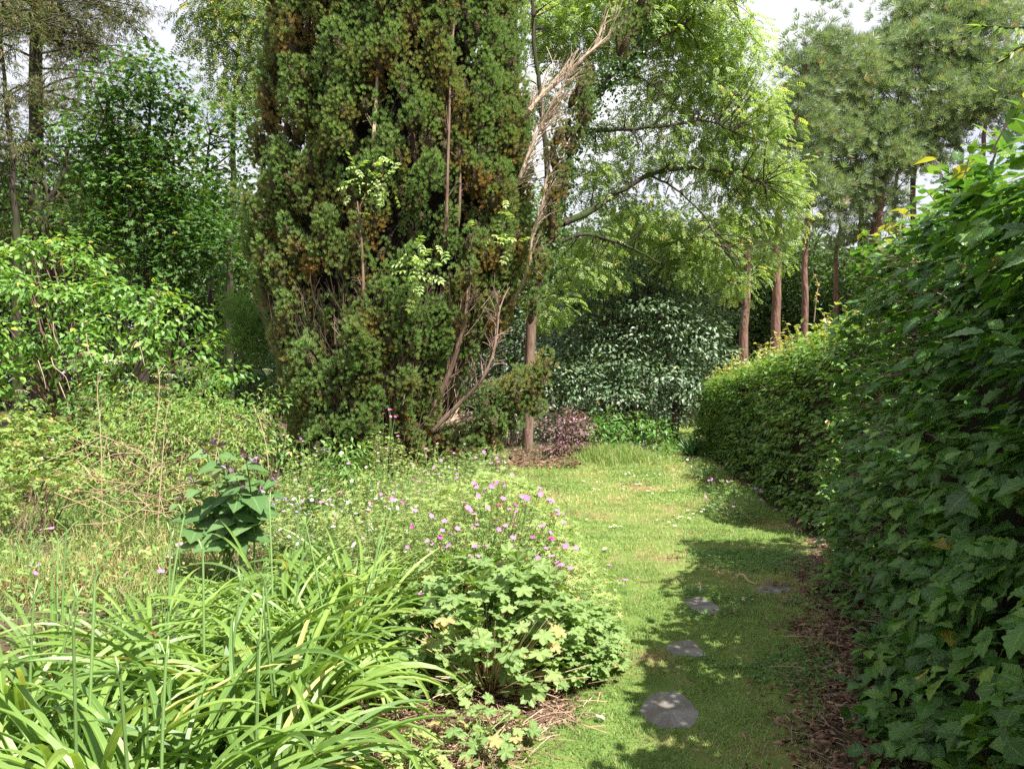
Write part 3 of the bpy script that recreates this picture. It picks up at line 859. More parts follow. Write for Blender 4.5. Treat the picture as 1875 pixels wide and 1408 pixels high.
# ================================================================ THE BIG CYPRESS
M_CYP = leaf_mat("cypress spray", [(0.085, 0.155, 0.05), (0.13, 0.215, 0.07), (0.185, 0.28, 0.095), (0.25, 0.345, 0.125)], dead=(0.33, 0.19, 0.075), rough=0.6, spec=0.25, trans=0.22, mid=0, tcol=1.5)
CY0 = 13.0
cz = np.array([-0.1, .2, .95, 1.5, 2.25, 2.8, 3.55, 4.29, 5.22, 6.61, 8.0, 9.86, 11.7, 13.0])
cl = (np.array([565, 560, 540, 535, 505, 488, 455, 462, 478, 488, 495, 535, 625, 720]) - CX) * CY0 / F
cr_ = (np.array([790, 800, 838, 850, 885, 945, 968, 975, 978, 962, 955, 930, 860, 760]) - CX) * CY0 / F
cyp_o = ((P(690, 690, CY0)[0]), CY0, 0.0)
cyp = thing("cypress_tree", "huge green and rusty brown cypress with dense upright plumes at the lawn's end", "tree", cyp_o)
tm_fan = t_fan(4, 0.17, 0.6)

tm_tuft = t_join([t_move(t_diamond(0.15, 0.2, 0.05), (0, 0.02 * k, 0), 0, 1.0 - 0.03 * k) if k == 0 else t_move((lambda v, f, b: (np.stack([v[:, 0] * math.cos(k * 2.4) - v[:, 2] * math.sin(k * 2.4), v[:, 1], v[:, 0] * math.sin(k * 2.4) + v[:, 2] * math.cos(k * 2.4)], 1), f, b))(*t_move(t_diamond(0.17, 0.2, 0.0), (0, 0.012 * k, 0), 0.0, 0.95 - 0.03 * k, 0.18 + 0.055 * k))) for k in range(10)])
def t_lump():
    V, Fc = [], []; R_, S_ = 6, 8
    for i in range(R_ + 1):
        for j in range(S_):
            t = i / R_; a = j / S_ * 2 * math.pi; w = math.sin(math.pi * min(.97, .06 + .92 * t)) ** .7
            V.append((w * math.cos(a), t, w * math.sin(a)))
    for i in range(R_):
        for j in range(S_):
            Fc.append((i * S_ + j, i * S_ + (j + 1) % S_, (i + 1) * S_ + (j + 1) % S_, (i + 1) * S_ + j))
    return np.array(V), np.array(Fc), np.zeros((len(V), 2))
tm_lump = t_lump()
M_INNER = bark_mat("dead inner foliage", (0.035, 0.036, 0.016), (0.11, 0.085, 0.04), 22, 1.5, bumps=1.0)

def plumes(mb, base, axis, ln, wd, rust, per=165, tm=None, s=(0.055, 0.105)):
    """flame shaped clumps of small upright sprays round a brown dead heart"""
    tm = tm or tm_tuft
    n = len(base); ln = np.asarray(ln); wd = np.asarray(wd); axis = nrm(axis)
    k_ = np.maximum(44, per * (ln * wd) / (0.7 * 0.26)).astype(int)
    b, L_, W_, ru = (np.repeat(a, k_, 0) for a in (base, ln, wd, rust)); ax = np.repeat(axis, k_, 0)
    m_ = len(b)
    t = rng.random(m_) ** 0.85
    prof = np.sin(math.pi * np.clip(0.16 + 0.80 * t, 0, 1)) ** 0.6
    rad = nrm(np.cross(ax, sph(m_)))
    rho = 1 - 0.25 * rng.random(m_) ** 2
    lump = 0.70 + 0.55 * vnoise(b * 3 + rad * 1.5 + (t * 3.8)[:, None], 5)
    pos = b + ax * (L_ * t * (0.9 + .1 * lump))[:, None] + rad * (W_ * prof * rho * lump)[:, None]
    d = ax * U(0.8, 1.1, m_)[:, None] + rad * (0.55 * (1 - 0.6 * t))[:, None] + sph(m_) * 0.25
    pv = np.repeat(rng.random(n), k_)
    r = np.clip(0.35 * pv + 0.3 * t + 0.35 * rng.random(m_), 0, 1)
    fld = fbm(pos * 2.6, 83, 2) - 0.5
    g = np.clip(ru * (1.45 - 1.5 * t) + 1.25 * fld - 0.12 + rng.normal(size=m_) * 0.13, 0, 0.95)
    inst(mb, tm, pos, frames(d, sph(m_)), U(s[0], s[1], m_), r, g)
    F_ = frames(axis, sph(n))
    inst(mb, tm_lump, base + axis * (ln * .06)[:, None], F_, np.stack([wd * .40, ln * .64, wd * .40], -1), rng.random(n), mat=1)

def cyp_section(z):
    l, r = np.interp(z, cz, cl), np.interp(z, cz, cr_)
    return (l + r) / 2, (r - l) / 2

def depth_h(z, h):
    return np.minimum(np.maximum(h, np.interp(z, [0, 1.5, 3.5], [2.15, 2.15, 2.1])), 2.1 + 0 * h)

n = 6000
zz = U(0.35, 12.4, n)
c, h = cyp_section(zz); h = np.maximum(h - .42, .35)
th = U(0, 2 * math.pi, n)
front = np.sin(th) < 0.3
base = np.stack([c + h * np.cos(th), CY0 + (depth_h(zz, h) - .42 * (h > 1.4)) * np.sin(th), zz], -1)
px, py = PX(base)
gap = (np.sin(th) < 0) & (((px > 812) & (px < 842) & (py > 40) & (py < 440)) | ((px > 676) & (px < 702) & (py > 60) & (py < 260)) | ((px > 840) & (px < 900) & (py > 580) & (py < 740)))
keep = ~gap & (front | (rng.random(n) < .5)) & (rng.random(n) < h / 1.6)
base, th, zz = base[keep], th[keep], zz[keep]
big = rng.random(len(base))
keepi = []
for i in range(len(base)):
    q = base[keepi] if keepi else np.zeros((0, 3))
    k_ = .82 + .45 * big[i]
    if len(q) == 0 or (((q - base[i]) / np.array([0.60, 0.60, 0.80]) / k_) ** 2).sum(1).min() > 1.0:
        keepi.append(i)
mc, th, zz, big = base[keepi], th[keepi], zz[keepi], big[keepi]; nm = len(mc)
print("plumes", nm)
px, py = PX(mc)
out = np.stack([np.cos(th), np.sin(th), 0 * th], -1)
maxis = nrm(np.array([0, 0, 1.0]) + out * U(0.10, 0.34, nm)[:, None] + sph(nm) * 0.08)
low = np.clip((2.8 - zz) / 2.4, 0, 1)
mrust = np.clip(0.10 + 0.75 * rng.random(nm) ** 2 + 0.2 * low + 0.22 * np.clip((px - 830) / 130, 0, 1) * (py > 150) + 0.25 * ((px < 560) & (py > 400)), 0, 0.8)
K = 14
rm = np.repeat(.27 + .17 * big, K); hm = np.repeat(.44 + .30 * big, K); ma = np.repeat(maxis, K, 0); mo = np.repeat(out, K, 0)
t = (np.tile(np.arange(K), nm) + rng.random(nm * K)) / K
rad = nrm(np.cross(ma, sph(nm * K)) + mo * .45)
w_ = np.sin(math.pi * np.clip(.2 + .74 * t, 0, 1)) ** .7
sb = np.repeat(mc, K, 0) + ma * ((t * 2 - 1.25) * hm)[:, None] + rad * (rm * w_ * U(.45, .9, nm * K))[:, None]
sb[:, 2] = np.maximum(sb[:, 2], .02)
sa = ma + rad * (.42 * (1 - .55 * t))[:, None]
sr = np.clip(np.repeat(mrust, K) * (1.5 - 1.1 * t) + rng.normal(size=nm * K) * .06, 0, .95)
mb = MB()
plumes(mb, sb, sa, U(.34, .56, nm * K), U(.13, .20, nm * K), sr, per=150)
mb.build("foliage", [M_CYP, M_INNER], cyp, cyp_o)

# an added opaque lumpy core inside the crown, coloured dark as shade
nz_, na_ = 60, 40
zc = np.linspace(0.0, 11.5, nz_); c_, h_ = cyp_section(zc); aa = np.linspace(0, 2 * math.pi, na_, endpoint=False)
core = np.stack([c_[:, None] + h_[:, None] * 0.56 * np.cos(aa), CY0 + depth_h(zc, h_)[:, None] * 0.56 * np.sin(aa), zc[:, None] + 0 * aa], -1)
dd = fbm(core * np.array([2.2, 2.2, 0.6]), 41, 3)[..., None] - 0.5
core = core + np.stack([np.cos(aa), np.sin(aa), 0 * aa], -1)[None] * dd * 0.7
idx = np.arange(nz_ * na_).reshape(nz_, na_)
mb = MB(); mb.add(core, np.stack([idx[:-1], np.roll(idx[:-1], -1, 1), np.roll(idx[1:], -1, 1), idx[1:]], -1).reshape(-1, 4))
mb.build("shade_core", M_CORE, cyp, cyp_o)

# stems: a fan of upright trunks inside the crown
mb_all = []
for k, (bx, tx, dy, zt, rd) in enumerate([(640, 560, -0.5, 9, .10), (665, 640, -1.4, 11, .12), (690, 690, 0.3, 12.5, .16), (715, 760, -1.2, 11.5, .12), (730, 830, -1.0, 11, .12), (745, 900, -0.3, 9.5, .11), (700, 720, 1.3, 11, .11)]):
    b = P(bx, 690, CY0); b[2] = -0.1
    t = P(tx, 690, CY0 + dy)
    pts = [b, b * .55 + t * .45 + [0, 0, -EYE * .45 + zt * .18], b * .15 + t * .85 + [0, 0, -EYE * .85 + zt * .45], np.array([t[0], t[1], zt])]
    Pn = smooth(pts, 26); Pn[:, :2] += (fbm(np.stack([Pn[:, 2] * 1.2, np.full(26, k * 3.3)], -1), 4, 2) - .5)[:, None] * 0.25
    mb = MB(); tubes(mb, Pn, np.linspace(rd, 0.02, 26)[None], 8)
    mb.build("trunk", M_BARK_BROWN, cyp, cyp_o, smooth_shade=True)

def bare_branch(pts, rad, ntw=20, tl=(0.2, 0.5), side=None, droop=0.3, parent=cyp, org=cyp_o, mat=None, name="bare_branch", up=0.2):
    mb = MB(); Pn = smooth(pts, 20)
    tubes(mb, Pn, np.linspace(rad, rad * 0.3, 20)[None], 7)
    if ntw:
        t = U(0.12, 1, ntw); i = t * 19
        p0 = np.stack([np.interp(i, np.arange(20), Pn[:, j]) for j in range(3)], -1)
        T = nrm(np.gradient(Pn, axis=0))[i.astype(int)]
        s = sph(ntw) * 0.6 + T * 0.7
        if side is not None: s = s + np.asarray(side) * 0.9
        s = nrm(s); phi = np.arctan2(s[:, 1], s[:, 0]); el = np.arcsin(s[:, 2]) + up
        tw = curve_blades(p0, phi, el, U(tl[0], tl[1], ntw), U(-0.3, droop + 0.3, ntw), 6)
        tubes(mb, tw, (rad * U(0.15, 0.35, ntw))[:, None] * np.linspace(1, 0.4, 6), 4)
        j = rng.integers(0, ntw, ntw * 2); q0 = tw[j, rng.integers(2, 5, ntw * 2)]
        s2 = nrm(s[j] + sph(ntw * 2) * 0.7)
        tw2 = curve_blades(q0, np.arctan2(s2[:, 1], s2[:, 0]), np.arcsin(s2[:, 2]), U(tl[0], tl[1], ntw * 2) * .5, U(-.3, .5, ntw * 2), 4)
        tubes(mb, tw2, np.full((ntw * 2, 4), rad * 0.1), 3)
    return mb.build(name, mat or M_BARK_PALE, parent, org)

yf = 11.2
bare_branch([P(690, 330, 12.4), P(684, 275, yf), P(690, 180, yf), P(694, 110, yf), P(706, 40, yf), P(712, -60, yf)], 0.032, 16, (.15, .35))
bare_branch([P(680, 620, 12.2), P(668, 560, 10.9), P(664, 470, 10.8), P(660, 420, 10.8), P(655, 370, 10.9)], 0.028, 10, (.12, .3), mat=M_BARK_BROWN)
bare_branch([P(800, 500, 12.4), P(815, 430, 11.3), P(822, 250, 11.2), P(826, 130, 11.3), P(836, -20, 11.6)], 0.03, 14, (.15, .4), mat=M_BARK_BROWN)
bare_branch([P(815, 500, 12.6), P(838, 420, 11.6), P(842, 300, 11.5), P(834, 160, 11.6), P(820, 40, 11.8)], 0.03, 14, (.15, .4), mat=M_BARK_BROWN)
bare_branch([P(780, 770, 11.7), P(820, 690, 11.6), P(850, 590, 11.5), P(858, 520, 11.5), P(870, 450, 11.7)], 0.05, 18, (.2, .5), mat=M_BARK_BROWN)
bare_branch([P(790, 790, 11.9), P(850, 730, 11.8), P(885, 690, 11.7), P(905, 640, 11.7), P(915, 560, 11.8)], 0.04, 40, (.2, .5), mat=M_TWIG_GREY)
bare_branch([P(655, 830, 11.8), P(662, 760, 11.6), P(660, 690, 11.5), P(664, 600, 11.4)], 0.035, 24, (.15, .4), mat=M_BARK_BROWN)
bare_branch([P(730, 845, 11.9), P(722, 760, 11.6), P(726, 690, 11.6), P(700, 620, 11.6)], 0.035, 24, (.15, .4), mat=M_BARK_BROWN)
# leaning outer stems with bare dark shade core
bare_branch([P(915, 270, 13.0), P(962, 215, 12.3), P(990, 178, 12.3), P(1035, 140, 12.3), P(1080, 98, 12.3), P(1130, 55, 12.4), P(1170, 5, 12.4)], 0.05, 36, (.3, .8), side=(.7, 0, .7), droop=0)
bare_branch([P(905, 410, 12.9), P(950, 330, 12.2), P(975, 265, 12.2), P(1000, 215, 12.2), P(1022, 175, 12.2), P(1040, 140, 12.2)], 0.04, 60, (.25, .65), side=(.8, 0, .3))
bare_branch([P(920, 590, 12.9), P(965, 500, 12.3), P(975, 430, 12.2), P(990, 390, 12.2), P(1000, 330, 12.2), P(1012, 280, 12.2)], 0.035, 46, (.2, .5), side=(.8, 0, .4))

def plume_line(pts, n, jit, ln, wd, rust, Y=12.3, per=64, name="leaning_plume", up=1.0, lean=(0.25, 0, 0), parent=cyp, org=cyp_o):
    q = smooth([P(a, b, Y) for a, b in pts], n) + rng.normal(size=(n, 3)) * jit
    mb = MB()
    plumes(mb, q, np.array([0, 0, up]) + np.asarray(lean) + sph(n) * 0.2, U(ln[0], ln[1], n), U(wd[0], wd[1], n), np.clip(rng.normal(rust, 0.2, n), 0.05, 0.95), per=per)
    return mb.build(name, [M_CYP, M_INNER], parent, org)
plume_line([(985, 480), (1003, 420), (1012, 350), (1030, 290), (1045, 240), (1050, 190)], 22, 0.10, (0.4, 0.75), (0.10, 0.19), 0.55)
plume_line([(1120, 110), (1150, 75), (1165, 40), (1180, 0), (1190, -40)], 13, 0.10, (0.4, 0.7), (0.10, 0.18), 0.35)
plume_line([(975, 590), (978, 540), (985, 500)], 8, 0.07, (0.35, 0.55), (0.09, 0.15), 0.6)

# the low limb that reaches out over the lawn edge
yl = 12.2
bare_branch([P(770, 815, 12.4), P(815, 778, yl), P(850, 762, yl), P(893, 748, yl), P(930, 730, yl), P(975, 705, yl)], 0.055, 10, (.2, .4), name="low_limb")
bare_branch([P(812, 782, yl), P(850, 770, yl - .1), P(880, 768, yl - .1), P(905, 760, yl - .1)], 0.03, 14, (.15, .35), name="low_limb")
bare_branch([P(965, 708, yl), P(978, 695, yl), P(990, 680, yl)], 0.018, 8, (.1, .25), name="low_limb")
mb = MB()
q = np.array([P(a, b, yl + U(-.4, .3)) for a, b in [(880, 770), (905, 765), (900, 790), (930, 770), (925, 740), (950, 765), (890, 800), (915, 800), (945, 745), (968, 750), (900, 745), (935, 790), (975, 765), (960, 720), (940, 725), (985, 700), (998, 690), (990, 720)]])
n = len(q); plumes(mb, q, np.array([0.1, 0, 1.0]) + sph(n) * .3, U(.32, .55, n), U(.17, .27, n), np.clip(rng.normal(.35, .2, n), .05, .9))
mb.build("low_foliage", [M_CYP, M_INNER], cyp, cyp_o)
mb = MB()
q = np.array([P(a, b, yl - .1 + U(-.3, .3)) for a, b in [(800, 830), (830, 830), (860, 825), (885, 825), (845, 805), (870, 800), (820, 845), (850, 845), (900, 812), (880, 845), (760, 840), (730, 838), (790, 812)]])
n = len(q); plumes(mb, q, np.array([0.5, -.2, .7]) + sph(n) * .3, U(.28, .5, n), U(.14, .24, n), np.clip(rng.normal(.6, .15, n), .1, .95))
q = np.array([P(a, b, 12.3 + U(-.3, .3)) for a, b in [(548, 790), (555, 815), (530, 770), (565, 840), (545, 850), (575, 815), (525, 740)]])
n = len(q); plumes(mb, q, np.array([-0.3, -.2, .9]) + sph(n) * .3, U(.25, .45, n), U(.12, .2, n), np.clip(rng.normal(.3, .15, n), .05, .95))
mb.build("low_foliage", [M_CYP, M_INNER], cyp, cyp_o)

# brown bare twigs in the lower skirt
n = 2600
z0 = U(0.0, 2.6, n) ** 1.05; c, h = cyp_section(z0); th = U(-math.pi, 0.2, n); rho = U(0.72, 1.0, n)
p0 = np.stack([c + h * np.cos(th) * rho, CY0 + depth_h(z0, h) * np.sin(th) * rho, z0], -1)
mb = MB()
tw = curve_blades(p0, th + rng.normal(size=n) * .7, U(0.7, 1.5, n), U(0.2, 0.6, n), U(-0.5, 0.3, n), 5)
tubes(mb, tw, U(0.003, 0.007, n)[:, None] * np.linspace(1, .5, 5), 3)
mb.build("dead_twig_skirt", M_TWIG_GREY, cyp, cyp_o)

# pale climbing sprigs that poke through the cypress
M_SPRIG = leaf_mat("pale climber leaf", [(0.20, 0.33, 0.08), (0.30, 0.42, 0.13), (0.40, 0.48, 0.2)], rough=0.5, trans=0.3)
tm_sp = t_pinnate(3, 0.6, 0.2, 0.4)
for px_, py_, nn, lab in ((683, 335, 30, "pale yellow-green climbing sprig showing through the upper cypress plumes"), (766, 487, 26, "bright climbing sprig growing out of the middle of the cypress"), (915, 415, 16, "sparse pale climbing sprig near the cypress's rusty side")):
    yy = 10.55 if px_ < 800 else 11.0
    c = P(px_, py_, yy); o = (c[0], c[1] + 1.2, 0)
    t = thing("climber_sprig", lab, "climbing plant", o, "pale climbing sprigs in the cypress")
    mb = MB()
    Pn = smooth([c + [-.15, 1.6, -.5], c + [-.1, .8, -.4], c + [0, .25, -.15], c + [.05, 0, .2]], 24); tubes(mb, Pn, np.linspace(.01, .003, 24)[None], 5)
    mb.build("stem", M_BARK_DARK, t, o)
    mb = MB(); q = c + rng.normal(size=(nn, 3)) * [.17, .1, .17]
    inst(mb, tm_sp, q, frames(sph(nn) + [0, -.5, -.1], np.array([0, -.3, 1.0]) + sph(nn) * .4), U(.14, .24, nn), rng.random(nn))
    mb.build("foliage", M_SPRIG, t, o)
# ================================================================ TREES BEYOND THE LAWN
def blob(px, py, Y, r, ry=None, dy=0.0):
    """an ellipsoid of crown seen at a pixel with radius r pixels at depth Y"""
    R = r / F * Y
    return P(px, py, Y + dy), np.array([R, R * 1.05, (ry or r) / F * Y])

def crown(mb, tm, blobs, per_m2, leaf_per, rs, size, **kw):
    """per_m2: sub-clumps per square metre of a blob's outline"""
    for c, rad in blobs:
        ns = max(3, int(per_m2 * math.pi * rad[0] * rad[2]))
        cc, dd = clumps(ns, c, rad)
        leafy(mb, tm, cc, dd, leaf_per, rs, size, **kw)

def twigs_to(mb, src, targets, rad=0.012, sag=0.1, k=7, mat=0):
    """thin branches from the nearest point of a limb to crown points"""
    d = np.linalg.norm(src[None] - targets[:, None], axis=-1); i = (d * (1 + 1.1 * rng.random(d.shape))).argmin(1)
    a = src[i]; n = len(targets); t = np.linspace(0, 1, k)[None, :, None]
    mid = (a + targets) / 2 + rng.normal(size=(n, 3)) * .15 + [0, 0, sag]
    Pn = (1 - t) ** 2 * a[:, None] + 2 * t * (1 - t) * mid[:, None] + t * t * targets[:, None]
    tubes(mb, Pn, rad * U(.6, 1.3, n)[:, None] * np.linspace(1, .3, k), 4, mat=mat)

def limb(name, pts, r0, r1, mat, parent, org, n=30, sides=9, wob=0.03):
    Pn = smooth(pts, n)
    Pn = Pn + (np.stack([fbm(np.stack([np.arange(n) * .35, np.full(n, s_ * 7.7 + r0 * 99)], -1), 3, 2) for s_ in range(3)], -1) - .5) * wob * np.linspace(0.2, 1, n)[:, None] * 4
    mb = MB(); tubes(mb, Pn, np.linspace(r0, r1, n)[None], sides)
    mb.build(name, mat, parent, org, smooth_shade=True)
    return Pn

# ---------------- ash tree behind the cypress
M_ASH = leaf_mat("ash leaf", [(0.13, 0.21, 0.06), (0.19, 0.28, 0.085), (0.26, 0.36, 0.115), (0.34, 0.43, 0.155)], dead=(0.50, 0.44, 0.12), rough=0.45, spec=0.4, trans=0.42, mid=0, tcol=1.6)
tm_ash = t_pinnate(4, 0.44, 0.3, 0.38)
AY = 16.0
o = (P(965, 690, AY)[0], AY, 0.0)
ash = thing("ash_tree", "large pale green ash tree with arching dark limbs behind the cypress", "tree", o)
src = []
src.append(limb("trunk", [np.array(o) + [0, 0, -.1], P(968, 760, AY), P(972, 640, AY), P(978, 560, AY), P(992, 480, AY), P(1014, 420, AY)], .12, .10, M_BARK_BROWN, ash, o))
src.append(limb("trunk", [P(992, 480, AY), P(1020, 410, AY), P(1038, 320, AY), P(1052, 250, AY), P(1072, 200, AY), P(1110, 150, AY), P(1150, 110, AY), P(1190, 40, AY + .3), P(1215, -80, AY + .5)], .085, .03, M_BARK_DARK, ash, o))
src.append(limb("limb", [P(1040, 250, AY), P(1080, 242, AY + .2), P(1130, 238, AY + .4), P(1185, 235, AY + .6), P(1225, 200, AY + .8)], .06, .03, M_BARK_DARK, ash, o))
src.append(limb("limb", [P(1185, 235, AY + .6), P(1225, 232, AY + .8), P(1290, 222, AY + 1), P(1340, 240, AY + 1.2)], .04, .015, M_BARK_DARK, ash, o))
src.append(limb("limb", [P(1030, 410, AY), P(1080, 388, AY + .5), P(1130, 352, AY + .9), P(1190, 322, AY + 1.3), P(1260, 310, AY + 1.6), P(1330, 318, AY + 1.9), P(1400, 335, AY + 2.1)], .08, .025, M_BARK_DARK, ash, o))
src.append(limb("limb", [P(1190, 322, AY + 1.3), P(1240, 350, AY + 1.4), P(1290, 400, AY + 1.5), P(1330, 460, AY + 1.5)], .03, .01, M_BARK_DARK, ash, o))
src.append(limb("limb", [P(1090, 180, AY), P(1140, 145, AY + .2), P(1180, 150, AY + .3), P(1215, 175, AY + .4)], .03, .012, M_BARK_DARK, ash, o))
src.append(limb("limb", [P(1010, 450, AY), P(1070, 430, AY + .6), P(1140, 448, AY + 1.1), P(1210, 482, AY + 1.5)], .05, .018, M_BARK_DARK, ash, o))
src.append(limb("limb", [P(1000, 440, AY + .5), P(1000, 300, AY + .8), P(985, 150, AY + 1), P(975, 0, AY + 1.2), P(980, -120, AY + 1.4)], .07, .03, M_BARK_DARK, ash, o))
src.append(limb("limb", [P(1130, 130, AY), P(1230, 60, AY + .5), P(1300, 10, AY + .9), P(1360, -60, AY + 1)], .045, .015, M_BARK_DARK, ash, o))
blobs = [blob(*b) for b in [
    (1000, 40, AY + 1.2, 60), (985, 150, AY + 1, 45), (1080, 20, AY + .6, 75), (1060, 100, AY + 1.2, 45), (1180, 10, AY, 90), (1270, 20, AY + .5, 85), (1350, 50, AY + 1, 70), (1390, 110, AY + 1, 45),
    (1290, 120, AY + .8, 85), (1370, 170, AY + 1.2, 75), (1430, 200, AY + 1.4, 45), (1210, 110, AY + .3, 55), (1300, 230, AY + 1.2, 70), (1390, 270, AY + 1.7, 75), (1455, 300, AY + 1.8, 50),
    (1330, 300, AY + 1.6, 55), (1430, 370, AY + 2, 65), (1370, 380, AY + 1.8, 60), (1480, 380, AY + 2, 38), (1230, 290, AY + 1, 38), (1130, 215, AY + .4, 45), (1110, 275, AY + .2, 32), (1180, 275, AY + .6, 34),
    (1250, 390, AY + 1.4, 65), (1320, 440, AY + 1.6, 62), (1365, 500, AY + 1.8, 42), (1260, 470, AY + 1.5, 45), (1180, 410, AY + 1.2, 50), (1100, 410, AY + .6, 45), (1060, 480, AY + .6, 45), (1120, 480, AY + 1.0, 40), (1120, 300, AY + .5, 45), (1160, 350, AY + .6, 45), (1220, 230, AY + .3, 40),
    (1010, 330, AY + .3, 28), (1090, 330, AY + .2, 34), (1020, 560, AY + .2, 40), (1440, 450, AY + 2, 36), (1150, -60, AY + .5, 120), (1300, -70, AY, 110), (1020, -50, AY + 1.4, 90), (1200, 175, AY + .4, 40), (1260, 180, AY + .8, 45)]]
mb = MB()
for c, rad in blobs:
    c = c + [0, .95, 0]
    ns = max(4, int(15 * math.pi * rad[0] * rad[2]))
    cc, dd = clumps(ns, c, rad, 0.4)
    leafy(mb, tm_ash, cc, dd, 14, 0.36, (0.17, 0.28), droop=0.4, flat=0.8, yellow=0.05, rbias=0.05)
mb.build("crown", M_ASH, ash, o)
M_IVY = leaf_mat("ivy leaf", [(0.035, 0.08, 0.02), (0.06, 0.12, 0.03), (0.09, 0.16, 0.04)], rough=0.45, spec=0.4, trans=0.15, mid=0)
mb = MB(); sel = src[1][(src[1][:, 2] > 4.0) & (src[1][:, 2] < 9.5)]; n = 2600
ci = sel[rng.integers(0, len(sel), n)] + rng.normal(size=(n, 3)) * [.14, .14, .2]
inst(mb, t_diamond(.8, .1, .2), ci, frames(sph(n) - [0, 0, .6], sph(n) + [0, -.4, .4]), U(.06, .11, n), rng.random(n))
mb.build("ivy", M_IVY, ash, o)
allsrc = np.concatenate(src)
mb = MB(); twigs_to(mb, allsrc, np.concatenate([clumps(6, c, rad * .8)[0] for c, rad in blobs]), .016)
mb.build("branchwork", M_BARK_DARK, ash, o)

# ---------------- pine trees behind the hedge
M_PINE = leaf_mat("pine needle", [(0.10, 0.16, 0.08), (0.15, 0.22, 0.115), (0.21, 0.28, 0.15), (0.29, 0.34, 0.19)], dead=(0.36, 0.26, 0.15), rough=0.5, spec=0.4, trans=0.25, mid=0)
tm_pine = t_star(13, 0.085, 1.0)
def pine(label, trunk, r, blobs_, branches=(), size=(0.17, 0.30), dens=1.6, dead=0.03, per=38):
    o = (trunk[0][0], trunk[0][1], 0.0)
    t = thing("pine_tree", label, "tree", o, "pine trees behind the hedge")
    tr = limb("trunk", trunk, r, r * .4, M_BARK_PINE, t, o, 34, 10, .06)
    bl = [blob(*b) for b in blobs_]
    mb = MB(); tgs = []
    for c, rad in bl:
        ns = max(3, int(dens * 2.2 * math.pi * rad[0] * rad[2]))
        cc, dd = clumps(ns, c, rad, .3); tgs.append(cc)
        n = ns * per; ci = np.repeat(cc, per, 0)
        q = rng.normal(size=(n, 3)) * np.array([.40, .40, .15]); pos = ci + q
        pos[:, 2] += .14 - .45 * (q[:, 0] ** 2 + q[:, 1] ** 2)
        d = np.array([0, 0, .8]) + q * [1.6, 1.6, .5] + np.repeat(dd, per, 0) * .3 + sph(n) * .3
        hv = np.repeat(rng.random(ns), per)
        inst(mb, tm_pine, pos, frames(d, sph(n)), U(size[0], size[1], n), np.clip(.45 * hv + .45 * rng.random(n) + .1, 0, 1), np.where(rng.random(n) < dead, U(.3, 1, n), 0))
    mb.build("crown", M_PINE, t, o)
    mb = MB(); tg = np.concatenate(tgs)
    twigs_to(mb, tr[len(tr) // 3:], tg[rng.random(len(tg)) < .6], .028, .25)
    mb.build("branchwork", M_BARK_PINE, t, o)
    for bp in branches:
        limb("dead_branch", bp, .03, .01, M_BARK_DARK, t, o, 12, 5, .08)
def TR(pts, Y):
    b = P(pts[0][0], 690, Y); b[2] = -.1
    return [b] + [P(a, c, Y) for a, c in pts]
Y1 = 25.0
pine("pine with a pale straight trunk nearest the lawn, among the ash leaves", TR([(1362, 620), (1364, 560), (1366, 470), (1366, 380), (1375, 300), (1380, 200)], 23.0), 0.148,
     [(1400, 330, 23, 45), (1350, 420, 23, 40)], [[P(1366, 430, 23), P(1330, 410, 22.8), P(1290, 405, 22.6)], [P(1362, 560, 23), P(1340, 535, 22.6), P(1300, 522, 22.4)]])
pine("pine with a stout bare trunk rising from the lower hedge's crest", TR([(1421, 600), (1421, 520), (1422, 440), (1426, 400), (1435, 330), (1450, 230), (1470, 140)], 24.0), 0.156,
     [(1450, 260, 24.5, 45), (1500, 230, 24.5, 45), (1480, 320, 24.5, 45), (1480, 130, 24, 55), (1510, 60, 24, 30, 55), (1450, 190, 24, 40), (1530, 100, 24.5, 35)], [[P(1424, 430, 24), P(1395, 415, 24), P(1370, 390, 23.8)]])
pine("slim pine with a reddish upper trunk between two other pines", TR([(1473, 580), (1474, 500), (1476, 420), (1480, 330), (1472, 270), (1468, 200)], 26.0), 0.125,
     [(1520, 260, 26, 50), (1520, 350, 26, 45), (1500, 420, 26.5, 40, 25), (1500, 180, 26, 48), (1540, 150, 26, 55), (1445, 260, 26, 38), (1560, 95, 26, 40)], [[P(1475, 480, 26), P(1500, 440, 26), P(1520, 400, 26)]])
pine("thin dark pine trunk in the wood's shade beside the tall hedge", TR([(1530, 560), (1531, 470), (1534, 400), (1530, 330)], 29.0), 0.101, [(1530, 300, 29, 50), (1490, 320, 29, 40)])
pine("broad pine with twin orange stems and the thickest crown of the stand", TR([(1602, 520), (1602, 440), (1606, 380), (1616, 320), (1640, 240), (1660, 150)], 27.0), 0.234,
     [(1600, 180, 27, 65), (1660, 130, 27, 75), (1580, 250, 26.5, 58), (1640, 270, 26.5, 60), (1700, 210, 27, 65), (1550, 300, 26.5, 42), (1610, 330, 26.5, 55), (1560, 380, 27, 50, 35), (1620, 400, 27.5, 40, 30), (1690, 290, 27, 50)],
     [[P(1606, 380, 27), P(1640, 350, 27), P(1665, 330, 27)], [P(1604, 400, 27), P(1572, 385, 27), P(1550, 390, 27)]])
pine("leaning pine with a bright orange trunk under the dense crown", TR([(1582, 520), (1578, 450), (1575, 400), (1574, 340), (1566, 290), (1570, 240)], 28.0), 0.133, [(1570, 230, 28, 50), (1540, 210, 28, 45), (1600, 120, 28, 50), (1640, 70, 28, 50), (1560, 440, 28.5, 45, 30)])
